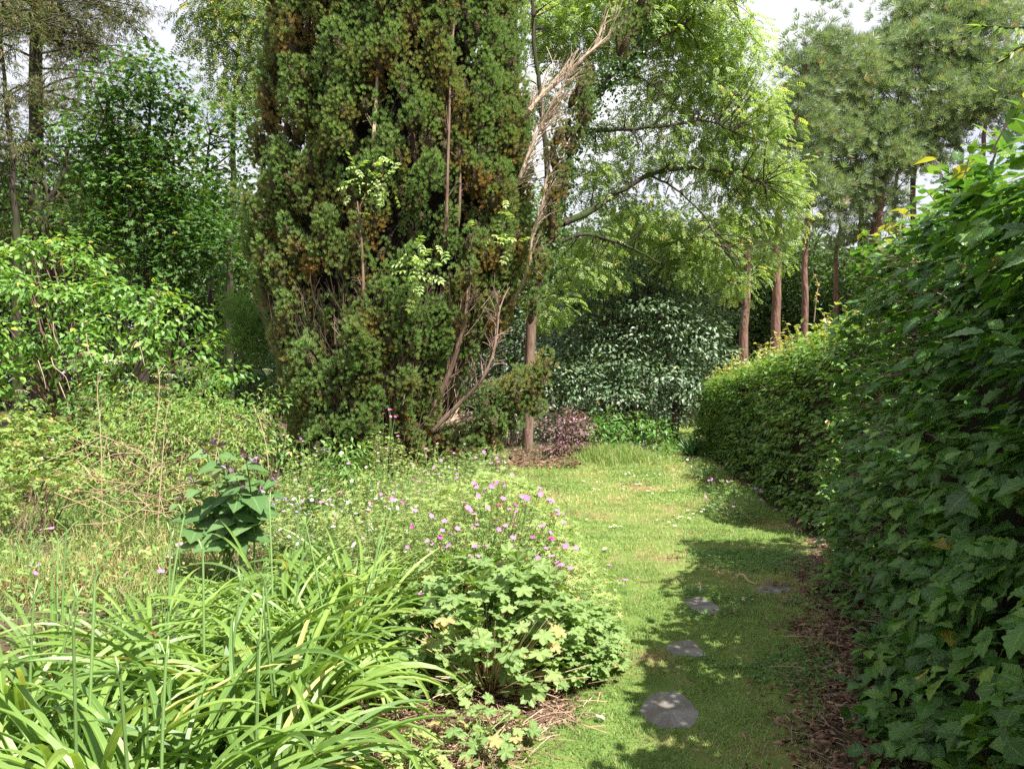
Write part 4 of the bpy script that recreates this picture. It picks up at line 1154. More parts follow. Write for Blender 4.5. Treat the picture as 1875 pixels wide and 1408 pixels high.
pine("tall pine whose crown reaches highest, above the tall hedge", TR([(1668, 520), (1670, 400), (1672, 330), (1690, 250), (1720, 120)], 28.0), 0.140,
     [(1720, 60, 28, 80), (1790, 90, 28, 75), (1680, 30, 28, 60), (1760, 160, 28, 65), (1820, 150, 28, 55), (1740, -20, 28, 90), (1830, 40, 28.5, 60)])
pine("pine with a curved reddish trunk seen against open sky", TR([(1765, 480), (1762, 380), (1757, 290), (1748, 240), (1735, 190)], 27.0), 0.109, [(1745, 205, 27, 45), (1720, 250, 27, 38), (1780, 225, 27, 40, 22)])
pine("pine with a dark crooked trunk nearest the hedge's high end", TR([(1800, 480), (1800, 380), (1797, 280), (1800, 235), (1806, 190)], 26.0), 0.117, [(1810, 170, 26, 45), (1850, 230, 26, 40), (1790, 205, 26, 35, 20), (1870, 150, 26, 50)])
pine("thin pine behind with bare snags along its stem", TR([(1634, 520), (1636, 400), (1640, 330), (1650, 280)], 31.0), .11, [(1650, 300, 31, 40)], [[P(1640, 350, 31), P(1660, 330, 31), P(1680, 345, 31)], [P(1638, 380, 31), P(1610, 370, 31), P(1590, 375, 31)]])

# ---------------- dark glossy rhododendron at the end of the lawn
M_RHO = leaf_mat("glossy evergreen leaf", [(0.05, 0.095, 0.042), (0.075, 0.135, 0.06), (0.11, 0.175, 0.085), (0.155, 0.225, 0.12)], dead=(0.3, 0.3, 0.06), rough=0.42, spec=0.55, trans=0.15, mid=0.1)
tm_el = t_leaf(3, 2, 0.52, 0.2, 0.4, peak=0.5)
RY = 19.0
o = (P(1160, 690, RY + .4)[0], RY + .4, 0.0)
rh = thing("rhododendron_tree", "dark shiny-leaved evergreen shrub tree, dome shaped, at the lawn's far end", "tree", o)
tr = limb("trunk", [np.array(o) + [0, 0, -.1], P(1165, 760, RY), P(1180, 660, RY), P(1170, 560, RY)], .12, .05, M_BARK_BROWN, rh, o)
tr2 = limb("trunk", [np.array(o) + [.9, -.4, -.1], P(1237, 780, RY - .3), P(1236, 740, RY - .3), P(1225, 650, RY), P(1200, 560, RY)], .11, .05, M_BARK_BROWN, rh, o)
bl = [blob(*b) for b in [(1060, 600, RY, 60, 50), (1050, 700, RY - .8, 65, 45), (1120, 640, RY - .2, 70, 60), (1190, 600, RY - .4, 75, 65), (1260, 620, RY - .3, 65, 60), (1310, 640, RY, 45, 50), (1150, 540, RY + .2, 80, 60), (1230, 520, RY + .3, 65, 55), (1080, 520, RY + .6, 70, 60),
     (1120, 720, RY - .9, 70, 40), (1200, 700, RY - .8, 75, 50), (1270, 700, RY - .6, 45, 50), (1020, 650, RY, 40, 50), (1230, 760, RY - .4, 30, 30), (1130, 460, RY + .5, 55, 40), (1180, 780, RY - .3, 60, 35), (1040, 780, RY + .4, 50, 45), (1110, 790, RY + .3, 50, 40), (1240, 450, RY + .6, 45, 45), (1320, 570, RY + .6, 40, 40)]]
mb = MB(); crown(mb, tm_el, bl, 19, 26, .36, (0.085, 0.135), droop=0.4, flat=0.7, yellow=0.01, squash=.5)
mb.build("crown", M_RHO, rh, o)
mb = MB(); twigs_to(mb, np.concatenate([tr, tr2]), np.concatenate([clumps(8, c, rd)[0] for c, rd in bl]), .02)
mb.build("branchwork", M_BARK_DARK, rh, o)

# ---------------- purple-leaved shrub and bright shrub on the mound
M_PURP = leaf_mat("purple leaf", [(0.09, 0.045, 0.055), (0.15, 0.08, 0.09), (0.22, 0.14, 0.15), (0.20, 0.16, 0.10)], dead=(0.6, 0.33, 0.48), rough=0.45, trans=0.22, mid=0.1)
def shrub(name, label, cat, o, bl, mat, tm, dens, per, rs, size, stems=10, group=None, sm=None, srad=.014, **kw):
    t = thing(name, label, cat, o, group)
    mb = MB(); crown(mb, tm, bl, dens, per, rs, size, **kw)
    mb.build("foliage", mat, t, o)
    mb = MB()
    tg = np.concatenate([clumps(max(2, stems // max(1, len(bl)) + 1), c, rd * .8)[0] for c, rd in bl])
    base = np.array(o) + np.column_stack([rng.normal(size=(6, 2)) * .12, np.full(6, -.05)])
    twigs_to(mb, base, tg, srad, .25, 9)
    mb.build("stems" if False else "branchwork", sm or M_BARK_BROWN, t, o)
    return t
tm_s = t_leaf(2, 2, 0.6, 0.25, 0.3)
Yp = 14.8
o = (P(1030, 690, Yp)[0], Yp, 0)
shrub("purple_shrub", "small purple-leaved shrub with pink blossom beside the slender trunk", "shrub", o, [blob(*b) for b in [(1030, 768, Yp, 42, 28), (1012, 800, Yp, 38, 30), (1052, 800, Yp, 38, 32), (1000, 828, Yp - .1, 28, 20), (1062, 772, Yp, 28, 25), (1040, 832, Yp, 40, 20), (1070, 812, Yp, 22, 26)]], M_PURP, tm_s, 60, 12, .2, (.045, .08), yellow=.08, droop=.4)
M_LUSH = leaf_mat("lush leaf", [(0.06, 0.15, 0.03), (0.10, 0.22, 0.045), (0.15, 0.29, 0.06)], dead=(0.35, 0.36, 0.07), rough=0.45, trans=0.3, mid=0.15)
o = (P(1165, 690, 15.6)[0], 15.6, float(gz(P(1165, 690, 15.6)[0], 15.6)))
shrub("leafy_shrub", "bright green leafy shrub on the grassy mound beneath the dark evergreen", "shrub", o, [blob(*b) for b in [(1120, 800, 15.4, 38, 28), (1165, 790, 15.5, 42, 32), (1205, 805, 15.3, 38, 30), (1190, 835, 15, 40, 22), (1140, 820, 15.2, 40, 22), (1225, 835, 15, 22, 18), (1105, 775, 15.7, 25, 30), (1080, 790, 15.8, 22, 25)]], M_LUSH, t_leaf(3, 2, .5, .2, .5), 42, 13, .22, (.07, .13), droop=.55)
for nm, lab, (px, yy), bb in [("holly_bush", "dark evergreen bush in the shade between the cypress and the slender trunk", (930, 17.5), [(900, 700, 17.5, 50, 45), (950, 660, 17.6, 45, 50), (900, 620, 18, 45, 45), (930, 760, 17.3, 50, 40), (880, 780, 17.3, 45, 35), (990, 720, 17.6, 35, 45), (960, 590, 18, 40, 40), (960, 800, 17.2, 40, 25), (860, 660, 18, 40, 50)]),
                              ("holly_bush", "shaded bush closing the gap behind the purple shrub", (1030, 20.0), [(1000, 760, 20, 45, 40), (1060, 740, 20, 45, 40), (1100, 780, 20, 40, 30), (1020, 800, 19.8, 50, 22), (1090, 810, 19.8, 50, 18)]),
                              ("holly_bush", "dark bush at the shady end of the grass path beyond the evergreen", (1290, 24.0), [(1230, 760, 24, 40, 30), (1290, 740, 24, 45, 40), (1340, 740, 24, 45, 40), (1260, 720, 24.3, 45, 45), (1210, 720, 24.3, 40, 45)])]:
    o = (P(px, 690, yy)[0], yy, 0)
    shrub(nm, lab, "bush", o, [blob(*b) for b in bb], M_RHO, tm_el, 22, 18, .32, (.07, .12), stems=20, droop=.4)
# tall grass on the mound
n = 9000
x = rng.normal(1.85, .62, n); y = rng.normal(14.55, .42, n)
p0 = np.stack([x, y, gz(x, y)], -1)
mb = MB(); Pn = curve_blades(p0, U(0, 6.28, n), U(.9, 1.5, n), U(.08, .30, n) * np.exp(-((x - 1.9) / 1.1) ** 2), U(.2, 1.4, n), 5)
ribbons(mb, Pn, U(.006, .011, n)[:, None] * np.array([1, 1, .8, .6, .1]), r=U(0, .8, n), g=(rng.random(n) < .12) * .8, flat=True)
tag(mb.build("long_grass", M_GRASS), "longer uncut grass on the mound below the shrub", kind="stuff")

# ---------------- far wood
M_WOOD = leaf_mat("wood leaf", [(0.025, 0.055, 0.014), (0.045, 0.09, 0.02), (0.075, 0.13, 0.03), (0.11, 0.18, 0.045)], rough=0.5, trans=0.3, mid=0)
mb = MB(); tmd = t_diamond(.6, .2, .2)
ns = 5600
cx_ = U(-30, 34, ns); cy_ = U(33, 46, ns)
top = (8.6 + 2.0 * np.clip((-4 - cx_) / 6, 0, 1) + 6.0 * (fbm(np.stack([cx_ * .30, cy_ * .06], -1), 71, 2) - .5) - np.clip((cx_ - 8) / 5, 0, 1) * 1.2) * cy_ / 38
cz_ = U(0, 1, ns) ** .8 * top
cc = np.stack([cx_, cy_, cz_], -1)
leafy(mb, tmd, cc, np.tile([0, -.5, .5], (ns, 1)), 60, 1.3, (.16, .34), droop=.3)
tag(mb.build("far_woodland", M_WOOD), "dark green wood far beyond the garden trees", kind="stuff")
# ================================================================ THE GREEN BANK AND TREES BEHIND IT
# ---------------- tall spruce with hanging twigs
M_SPRUCE = leaf_mat("spruce twig", [(0.06, 0.085, 0.03), (0.10, 0.13, 0.045), (0.15, 0.17, 0.065), (0.20, 0.19, 0.09)], dead=(0.24, 0.18, 0.12), rough=0.6, spec=0.2, trans=0.25, mid=0)
SY = 20.0
o = (P(70, 690, SY)[0], SY, 0)
sp = thing("spruce_tree", "tall sparse spruce with mossy straight trunk and drooping olive-brown twigs", "tree", o)
tr = limb("trunk", TR([(72, 500), (68, 300), (70, 150), (72, 0), (74, -200), (76, -420)], SY), .22, .10, M_BARK_DARK, sp, o, 30, 10)
mbB, mbT = MB(), MB()
nb = 100
zb = U(4.4, 14.5, nb); phi = U(0, 6.283, nb); lb = np.interp(zb, [4, 8, 15], [3.6, 4.0, 2.2]) * U(.6, 1.1, nb)
p0 = np.stack([np.interp(zb, tr[:, 2], tr[:, 0]), np.interp(zb, tr[:, 2], tr[:, 1]), zb], -1)
Pn = curve_blades(p0, phi, U(0.0, 0.3, nb), lb, U(.3, .8, nb), 12, 1.2)
tubes(mbB, Pn, np.linspace(.035, .008, 12)[None] * np.ones((nb, 1)), 5)
m_ = nb * 28
bi = np.repeat(np.arange(nb), 28); u = U(2, 11, m_)
q = np.stack([Pn[bi, u.astype(int), j] for j in range(3)], -1) + rng.normal(size=(m_, 3)) * .12
hang = curve_blades(q, U(0, 6.28, m_), U(-1.2, 0.1, m_), U(.3, .8, m_), U(0.1, .7, m_), 6)
tubes(mbB, hang, np.linspace(.006, .002, 6)[None] * np.ones((m_, 1)), 3)
mbB.build("branchwork", M_BARK_DARK, sp, o)
n = m_ * 16
hi = np.repeat(np.arange(m_), 16)
pos = hang[hi, rng.integers(1, 6, n)] + rng.normal(size=(n, 3)) * .06
inst(mbT, t_fan(3, .16, .6), pos, frames(sph(n) * .6 + [0, 0, -.7], sph(n) + [0, 0, .4]), U(.07, .14, n), rng.random(n), np.where(rng.random(n) < .22, U(.4, 1, n), 0))
mbT.build("foliage", M_SPRUCE, sp, o)

# ---------------- maples and other trees behind the bank
M_MAPLE = leaf_mat("maple leaf", [(0.025, 0.075, 0.014), (0.045, 0.11, 0.02), (0.075, 0.16, 0.028), (0.12, 0.22, 0.04)], dead=(0.26, 0.24, 0.04), rough=0.45, spec=0.35, trans=0.28, mid=0, tcol=1.7)
M_YELTREE = leaf_mat("yellow-green leaf", [(0.10, 0.18, 0.035), (0.16, 0.24, 0.05), (0.24, 0.31, 0.075)], dead=(0.55, 0.45, 0.12), rough=0.5, trans=0.35, mid=0)
tm_map = t_lobed(5, .5, 1, .15, RAD(290))
def tree(name, label, stems, bl, mat, tm, dens, per, rs, size, bark, group=None, br=.02, r=.1, **kw):
    o = (stems[0][0][0], stems[0][0][1], 0.0)
    t = thing(name, label, "tree", o, group); src = []
    for k, s in enumerate(stems):
        src.append(limb("trunk", s, r * (1 if k == 0 else .7), .025, bark, t, o, 26, 8, .05))
    mb = MB()
    for c, rad in bl:
        ns = max(4, int(dens * math.pi * rad[0] * rad[2])); cc, dd = clumps(ns, c, rad, .35)
        leafy(mb, tm, cc, dd, per, rs, size, **kw)
    mb.build("crown", mat, t, o)
    s_ = np.concatenate([q[len(q) // 3:] for q in src])
    mb = MB(); twigs_to(mb, s_, np.concatenate([clumps(5, c, rd * .8)[0] for c, rd in bl]), br)
    mb.build("branchwork", bark, t, o)
    return t
MY = 17.0
tree("maple_tree", "dark maple with a sunlit yellowish top and several dark stems behind the bank",
     [TR([(262, 560), (264, 460), (262, 380), (268, 280), (275, 180)], MY), TR([(268, 500), (280, 400), (300, 300), (345, 190)], MY), TR([(255, 500), (240, 400), (225, 300), (200, 220)], MY)],
     [blob(*b) for b in [(170, 400, MY, 50), (300, 400, MY + .5, 60), (390, 420, MY + .5, 50), (240, 380, MY + 1, 60), (330, 500, MY, 50), (200, 300, MY + 1, 50), (270, 270, MY + 1, 60), (270, 135, MY, 70, 38), (210, 170, MY, 55), (320, 175, MY, 50), (180, 240, MY, 55), (260, 230, MY, 60), (335, 250, MY, 50), (230, 310, MY, 60), (300, 330, MY, 60), (190, 350, MY, 50), (350, 340, MY, 45), (270, 410, MY, 70), (200, 430, MY, 50), (340, 420, MY, 55), (370, 480, MY, 50), (300, 490, MY, 60), (160, 300, MY, 45), (230, 480, MY, 45)]],
     M_MAPLE, tm_map, 20, 16, .42, (.10, .17), M_BARK_DARK, droop=.45, flat=.8, yellow=.03)
tree("maple_tree", "thin-stemmed leafy tree between the dark maple and the cypress",
     [TR([(335, 560), (340, 460), (352, 400), (380, 330), (390, 250)], 19), TR([(325, 560), (320, 470), (325, 400)], 19)],
     [blob(*b) for b in [(400, 210, 19, 50), (430, 260, 19, 55), (380, 290, 19, 45), (440, 330, 19, 50), (400, 360, 19, 50), (450, 400, 19, 45), (400, 430, 19, 50), (440, 480, 19, 50), (360, 380, 19, 40), (470, 250, 19.5, 45)]],
     M_MAPLE, tm_map, 12, 12, .45, (.10, .17), M_BARK_DARK, droop=.45, flat=.8, yellow=.10, r=.07)
tree("robinia_tree", "airy yellow-green tree rising high just behind the cypress",
     [TR([(420, 560), (425, 400), (430, 250), (440, 100), (450, -80)], 22)],
     [blob(*b) for b in [(400, 40, 22, 60), (450, 90, 22, 60), (380, 0, 22, 45), (460, 20, 22, 60), (420, 130, 22, 50), (480, 160, 22, 45), (440, 200, 22, 50, 35), (370, 70, 22, 35), (500, 60, 22, 60), (430, -50, 22, 80), (420, 190, 22, 35)]],
     M_YELTREE, t_pinnate(4, .4, .4, .36), 11, 12, .5, (.2, .34), M_BARK_DARK, droop=.6, yellow=.08, r=.14)
tree("oak_tree", "dark leaning crooked tree beside the spruce trunk",
     [TR([(75, 520), (85, 400), (105, 350), (122, 300), (128, 230)], 18.5), TR([(95, 390), (60, 330), (20, 300)], 18.5)],
     [blob(*b) for b in [(40, 330, 18.5, 50, 35), (110, 250, 18.5, 50, 40), (20, 250, 18.5, 45, 35), (90, 400, 18.5, 55, 35), (30, 400, 18.5, 50, 30), (140, 400, 18.5, 40, 30), (-30, 320, 18.5, 60)]],
     M_MAPLE, t_leaf(3, 2, .55, .2, .4), 15, 16, .4, (.09, .15), M_BARK_DARK, droop=.4, yellow=.02, r=.13)
tree("larch_tree", "thin twiggy tree with pale brownish foliage at the edge of the frame, beyond the spruce",
     [TR([(32, 560), (33, 440), (34, 400), (26, 300), (14, 150), (10, 0)], 17.5)],
     [blob(*b) for b in [(15, 250, 17.5, 40), (20, 180, 17.5, 40), (5, 100, 17.5, 45), (30, 40, 17.5, 45), (230, 20, 21, 50, 40), (170, 60, 21, 45, 35)]],
     M_SPRUCE, t_fan(4, .12, .8), 14, 14, .5, (.14, .24), M_BARK_DARK, droop=.8, yellow=.2, r=.12)
for k, (px, yy, h_, lab) in enumerate([(150, 24, 330, "slender bare dark stem in the wood gap by the maple"), (215, 25, 380, "second slender dark stem behind the maple's trunk"), (310, 24, 300, "dark upright stem right behind the maple's lower leaves"), (385, 23, 320, "dark stem near the cypress in the shady gap"), (415, 26, 350, "thin forked stem at the edge of the shady gap")]):
    tree("birch_tree", lab, [TR([(px, 560), (px + 4, 480), (px + 8, 400), (px + rng.integers(-10, 22), h_)], yy)],
         [blob(px + 10, h_ + 10, yy, 45, 30), blob(px - 15, h_ + 50, yy, 35, 25)], M_MAPLE, t_diamond(.6), 9, 14, .5, (.12, .2), M_BARK_DARK, r=.09)

# ---------------- the bright bank of shrubs
M_ELM = leaf_mat("elm leaf", [(0.06, 0.15, 0.028), (0.10, 0.22, 0.04), (0.16, 0.29, 0.055), (0.25, 0.37, 0.08)], dead=(0.48, 0.46, 0.07), rough=0.42, spec=0.4, trans=0.32, mid=0.12, tcol=1.6)
EY = 12.0
bl = [blob(*b) for b in [(30, 480, EY + .5, 60, 40), (90, 450, EY + .6, 50, 30), (140, 480, EY + .5, 55, 40), (60, 540, EY, 75, 45), (150, 550, EY, 70, 45), (-40, 520, EY, 80, 60), (220, 530, EY + .3, 60, 38), (270, 530, EY + .3, 50, 36), (240, 590, EY - .1, 70, 45), (320, 580, EY + .1, 55, 40),
      (20, 620, EY - .3, 70, 45), (110, 620, EY - .3, 70, 40), (180, 640, EY - .3, 60, 38), (300, 640, EY - .2, 60, 38), (370, 630, EY, 48, 36), (400, 680, EY - .1, 45, 30), (30, 690, EY - .5, 55, 32), (130, 690, EY - .4, 45, 26), (-40, 640, EY - .3, 70, 60), (210, 690, EY - .3, 40, 25), (350, 690, EY - .2, 50, 30), (-20, 720, EY - .5, 50, 30)]]
o = (P(160, 690, EY + .8)[0], EY + .8, 0)
elm = shrub("elm_bush", "broad sunlit bush of fresh green leaves with dark hollows on the bank", "bush", o, bl, M_ELM, t_leaf(3, 2, .62, .22, .35), 15, 27, .31, (.075, .135), squash=.42, stems=70, srad=.02, yellow=.025, droop=.55, flat=.9)
for k, pts in enumerate([[(94, 655), (100, 672), (120, 690), (128, 715)], [(98, 590), (100, 615), (112, 640)], [(158, 610), (162, 640), (172, 665)], [(240, 640), (250, 625), (258, 640), (265, 670)], [(70, 660), (80, 690), (84, 712)], [(108, 700), (120, 730), (128, 755)]]):
    Pn = smooth([P(a, b, EY - .95) for a, b in pts], 10)
    mb = MB(); tubes(mb, Pn, np.linspace(.008, .004, 10)[None], 5, r=1.0); mb.build("bare_twig", M_BARK_PALE, elm, o)
M_FEATH = leaf_mat("feathery leaf", [(0.10, 0.19, 0.05), (0.15, 0.26, 0.075), (0.22, 0.34, 0.11)], dead=(0.4, 0.4, .15), rough=0.6, trans=0.3, mid=0)
o = (P(465, 690, 15)[0], 15, 0)
shrub("feathery_bush", "soft feathery pale green bush in the gap beside the cypress", "bush", o, [blob(*b) for b in [(470, 560, 15, 45, 40), (440, 600, 15, 45, 35), (500, 610, 15, 40, 40), (450, 640, 15, 45, 30), (490, 660, 15, 40, 30), (420, 570, 15.2, 30, 25)]], M_FEATH, t_fan(4, .14, .8), 26, 22, .32, (.10, .18), droop=-.3)
M_DKSH = leaf_mat("dark shrub leaf", [(0.03, 0.085, 0.03), (0.05, 0.12, 0.04), (0.08, 0.17, 0.06)], dead=(0.3, 0.3, .06), rough=0.42, spec=0.45, trans=0.25, mid=0.1)
o = (P(490, 690, 13.4)[0], 13.4, 0)
shrub("laurel_bush", "shaded dark green bush tucked against the cypress's foot", "bush", o, [blob(*b) for b in [(470, 690, 13.4, 40, 30), (520, 690, 13.5, 35, 35), (500, 740, 13.2, 40, 30), (450, 730, 13.2, 40, 30), (530, 650, 13.8, 30, 30), (480, 780, 13, 40, 25), (430, 700, 13.3, 35, 25)]], M_DKSH, t_leaf(3, 2, .5, .2, .4), 34, 16, .26, (.06, .11), droop=.5)

# ---------------- elder with flat flower heads
M_ELDER = leaf_mat("elder leaf", [(0.09, 0.18, 0.04), (0.13, 0.24, 0.055), (0.19, 0.31, 0.08)], dead=(0.45, 0.42, .1), rough=0.45, trans=0.3, mid=0.1)
M_CREAM = leaf_mat("cream blossom", [(0.62, 0.54, 0.40), (0.74, 0.68, 0.52)], dead=(0.30, 0.15, 0.08), rough=0.8, spec=0.1, trans=0.1, mid=0)
LY = 10.0
o = (P(250, 690, LY)[0], LY, 0)
eld = shrub("elder_bush", "elder bush with flat cream and faded brown flower heads above the brambles", "bush", o, [blob(*b) for b in [(140, 720, LY, 40, 26), (210, 715, LY, 42, 26), (280, 735, LY, 45, 28), (350, 735, LY, 45, 28), (240, 770, LY - .2, 60, 30), (330, 775, LY - .2, 60, 30), (170, 765, LY - .2, 50, 26), (400, 760, LY - .1, 45, 28), (60, 760, LY - .1, 45, 22), (300, 705, LY + .1, 35, 18), (440, 790, LY - .1, 40, 25), (370, 710, LY, 30, 18)]], M_ELDER, t_pinnate(2, .55, .3, .45), 40, 9, .24, (.11, .19), stems=40, droop=.45, yellow=.05)
floret = t_lobed(5, .6, 1, 0, RAD(355))
def umbel_mesh(dead, rad):
    mb = MB(); n = 130
    rr = np.sqrt(rng.random(n)); th = U(0, 6.28, n)
    p = np.stack([rr * rad * np.cos(th), rr * rad * np.sin(th), .03 * (1 - rr ** 2) + rng.normal(size=n) * .006], -1)
    inst(mb, floret, p, frames(np.stack([np.cos(th), np.sin(th), 0 * th], -1), np.array([0, 0, 1.0]) + sph(n) * .3), U(.012, .022, n), rng.random(n), dead * U(.6, 1, n))
    k = 16; i = rng.integers(0, n, k); t_ = np.linspace(0, 1, 5)[None, :, None]
    Pn = (1 - t_) * np.array([0, 0, -.12])[None, None] + t_ * (p[i][:, None] - [0, 0, .004]); tubes(mb, Pn, np.full((k, 5), .002), 3, mat=1)
    return mb.mesh("flower_head", [M_CREAM, M_STEM])
UM = [umbel_mesh(0.0, .10), umbel_mesh(1.0, .10), umbel_mesh(.35, .09)]
for (px, py, kk, s_) in [(140, 667, 0, 1.0), (208, 668, 0, 1.15), (335, 668, 0, 1.0), (312, 692, 0, .7), (372, 703, 0, .95), (40, 722, 2, .85), (332, 682, 1, 1.1), (370, 672, 1, 1.0), (240, 716, 1, 1.1), (262, 722, 1, 1.0), (385, 692, 1, .9), (300, 715, 1, 1.0), (490, 682, 0, .6), (160, 735, 1, 1.0), (185, 732, 0, .6), (120, 770, 1, .8), (310, 773, 1, .7), (350, 680, 2, .7), (160, 653, 1, .9)]:
    p = P(px, py - 4, LY - .55) - np.array(o)
    child("flower_head", UM[kk], eld, p, (U(-.2, .2), U(-.2, .2), U(0, 6)), s_)

# ---------------- brambles and low growth of the bank
M_BRAM = leaf_mat("bramble leaf", [(0.11, 0.19, 0.045), (0.16, 0.26, 0.06), (0.23, 0.32, 0.085), (0.32, 0.39, 0.12)], dead=(0.42, 0.26, 0.12), rough=0.5, spec=0.3, trans=0.3, mid=0.12)
M_FINE = leaf_mat("fine leaf", [(0.13, 0.22, 0.055), (0.19, 0.29, 0.07), (0.26, 0.35, 0.10)], dead=(0.42, 0.27, 0.13), rough=0.55, spec=0.25, trans=0.3, mid=0)
tri = t_join([t_move(t_leaf(2, 2, .7, .2, .3), (0, .2 if a == 0 else .1, 0), a, .6) for a in (-1.2, 0, 1.2)])
def gb(px, py, Y, r, ry):
    return blob(px, py, Y, r, ry)
B1 = [("bramble_bush", "pale green bramble mound at the bank's outer end under the elm bush", (40, 9.0), [(20, 790, 9, 60, 28), (80, 790, 9.1, 50, 26), (-40, 800, 9, 60, 40), (40, 830, 8.6, 55, 30), (110, 820, 8.7, 45, 28), (-10, 860, 8.4, 50, 35)], M_BRAM, tri, 60, 16, .2, (.06, .11)),
      ("bramble_bush", "low bramble patch with reddish leaves beside the dry ground", (60, 7.4), [(20, 880, 7.6, 45, 28), (70, 870, 7.7, 45, 26), (110, 890, 7.4, 40, 24), (30, 925, 7.2, 40, 20), (150, 870, 7.6, 40, 24), (-20, 910, 7.3, 40, 25)], M_BRAM, tri, 80, 16, .16, (.045, .08)),
      ("spiraea_bush", "fine-leaved light green bush behind the heap of dead stems", (280, 8.6), [(200, 800, 8.8, 60, 32), (270, 790, 8.9, 60, 32), (340, 790, 8.9, 60, 32), (400, 800, 8.9, 55, 34), (240, 850, 8.4, 60, 32), (320, 850, 8.4, 60, 32), (180, 850, 8.5, 50, 30), (440, 820, 8.7, 45, 30), (380, 850, 8.3, 50, 28), (170, 895, 7.7, 45, 22), (240, 890, 7.7, 45, 22), (310, 890, 7.7, 45, 22), (200, 925, 7.3, 40, 16), (290, 925, 7.3, 40, 16), (360, 900, 7.6, 40, 22), (300, 755, 9.2, 60, 35), (380, 750, 9.2, 60, 35), (220, 765, 9.1, 55, 32), (450, 770, 9.1, 45, 35), (400, 880, 7.8, 45, 24), (440, 870, 7.9, 45, 28), (330, 930, 7.0, 40, 16)], M_FINE, t_leaf(2, 2, .34, .2, .4), 70, 26, .2, (.04, .075)),
      ("nettle_clump", "loose green weeds between the spiraea and the cypress", (490, 9.5), [(470, 790, 9.6, 40, 35), (500, 800, 9.5, 35, 35), (520, 830, 9.2, 40, 25), (460, 830, 9.0, 35, 25), (490, 740, 10, 35, 35), (440, 760, 9.8, 35, 30)], M_ELDER, t_leaf(2, 2, .5, .2, .4), 60, 14, .2, (.05, .09))]
for nm, lab, (px, yy), bl, mat, tm, dens, per, rs, size in B1:
    o = (P(px, 690, yy)[0], yy, 0)
    shrub(nm, lab, "bush", o, [gb(*b) for b in bl], mat, tm, dens, per, rs, size, stems=26, sm=M_BARK_BROWN, srad=.008, droop=.4, flat=.9, yellow=.10)
# white bramble blossom
mbf = MB(); pet5 = t_join([t_move(t_leaf(2, 2, .75, -.1, -.1, peak=.6), (0, 0, 0), k * 2 * math.pi / 5, .5) for k in range(5)])
inst(mbf, pet5, np.zeros((1, 3)), frames(np.array([[0, 1.0, 0]]), np.array([[0, 0, 1.0]])), np.array([1.0]), .6)
inst(mbf, t_lobed(6, .05, 1, -.3, RAD(355)), np.array([[0, -.09, .06]]), frames(np.array([[0, 1.0, 0]]), np.array([[0, 0, 1.0]])), np.array([.24]), .5, mat=1)
F_WHITE = mbf.mesh("flower", [M_WHITE, M_YEL])
br = bpy.data.objects["bramble_bush"]
for (px, py, Y) in [(50, 815, 8.3), (48, 830, 8.25), (55, 850, 8.1), (96, 805, 8.4), (20, 845, 8.1), (75, 838, 8.2)]:
    child("flower", F_WHITE, br, P(px, py, Y) - np.array(br.location), (-.6 + U(-.3, .3), U(-.4, .4), U(0, 6)), .035)

# ---------------- heap of dead stems
o = G(250, 935); o[2] = 0
heap = thing("dead_stem_heap", "tangle of bare straw-coloured dead stems lying over the green bank", "dead stems", o)
for i in range(38):
    px, py = U(140, 350), U(805, 950); Y = np.interp(py, [800, 935], [7.9, 6.9])
    a = P(px, py, Y); th = rng.choice([U(-.7, .9), U(2.3, 3.9), U(.5, 2.4)]); l = U(.3, 1.0)
    d = np.array([math.cos(th), U(-.3, .3), math.sin(th) * .85])
    Pn = smooth([a - d * l / 2, a + rng.normal(size=3) * .04, a + d * l / 2 + [0, 0, U(-.1, .05)]], 8)
    Pn[:, 2] = np.maximum(Pn[:, 2], .02)
    mb = MB(); tubes(mb, Pn, np.linspace(.0058, .002, 8)[None] * U(.5, 1.2), 5, r=U(.2, 1))
    for k in range(2):
        q = Pn[rng.integers(2, 7)]; e = q + nrm(d + rng.normal(size=3) * .6) * U(.08, .25)
        tubes(mb, np.linspace(q, e, 4), np.linspace(.003, .0015, 4)[None], 3, r=U(.2, 1))
    mb.build("stem", M_STRAW, heap, o)
for k, (pts, Y, lab) in enumerate([([(186, 960), (184, 800), (178, 720), (183, 690)], 7.6, "tall pale dry stalk with a hooked tip standing before the elder"), ([(262, 965), (275, 860), (288, 760), (292, 700), (290, 675)], 7.4, "tall curved dry stalk rising from the dead stem heap"), ([(288, 960), (296, 850), (303, 770), (310, 735)], 7.2, "shorter straight dry stalk at the edge of the dead stem heap"), ([(393, 860), (400, 800), (406, 745)], 7.9, "thin pale stalk leaning over the spiraea bush"), ([(490, 840), (475, 770), (462, 740)], 8.6, "two-toned pale green grass stalk near the cypress's foot")]):
    pp = [P(a, b, Y) for a, b in pts]; o = np.array([pp[0][0], Y, 0.0]); Pn = smooth([o] + pp, 22)
    mb = MB(); tubes(mb, Pn, np.linspace(.006, .0025, 22)[None], 6, r=.75)
    for j in range(7):
        q = Pn[rng.integers(8, 21)]; e = q + np.array([U(-.12, .12), U(-.1, .1), U(.02, .16)])
        tubes(mb, np.linspace(q, e, 4), np.linspace(.003, .0015, 4)[None], 3, r=.7)
    tag(mb.build("dry_stalk", M_STRAW, origin=o), lab, "dry stalk", "dry stalks on the bank")

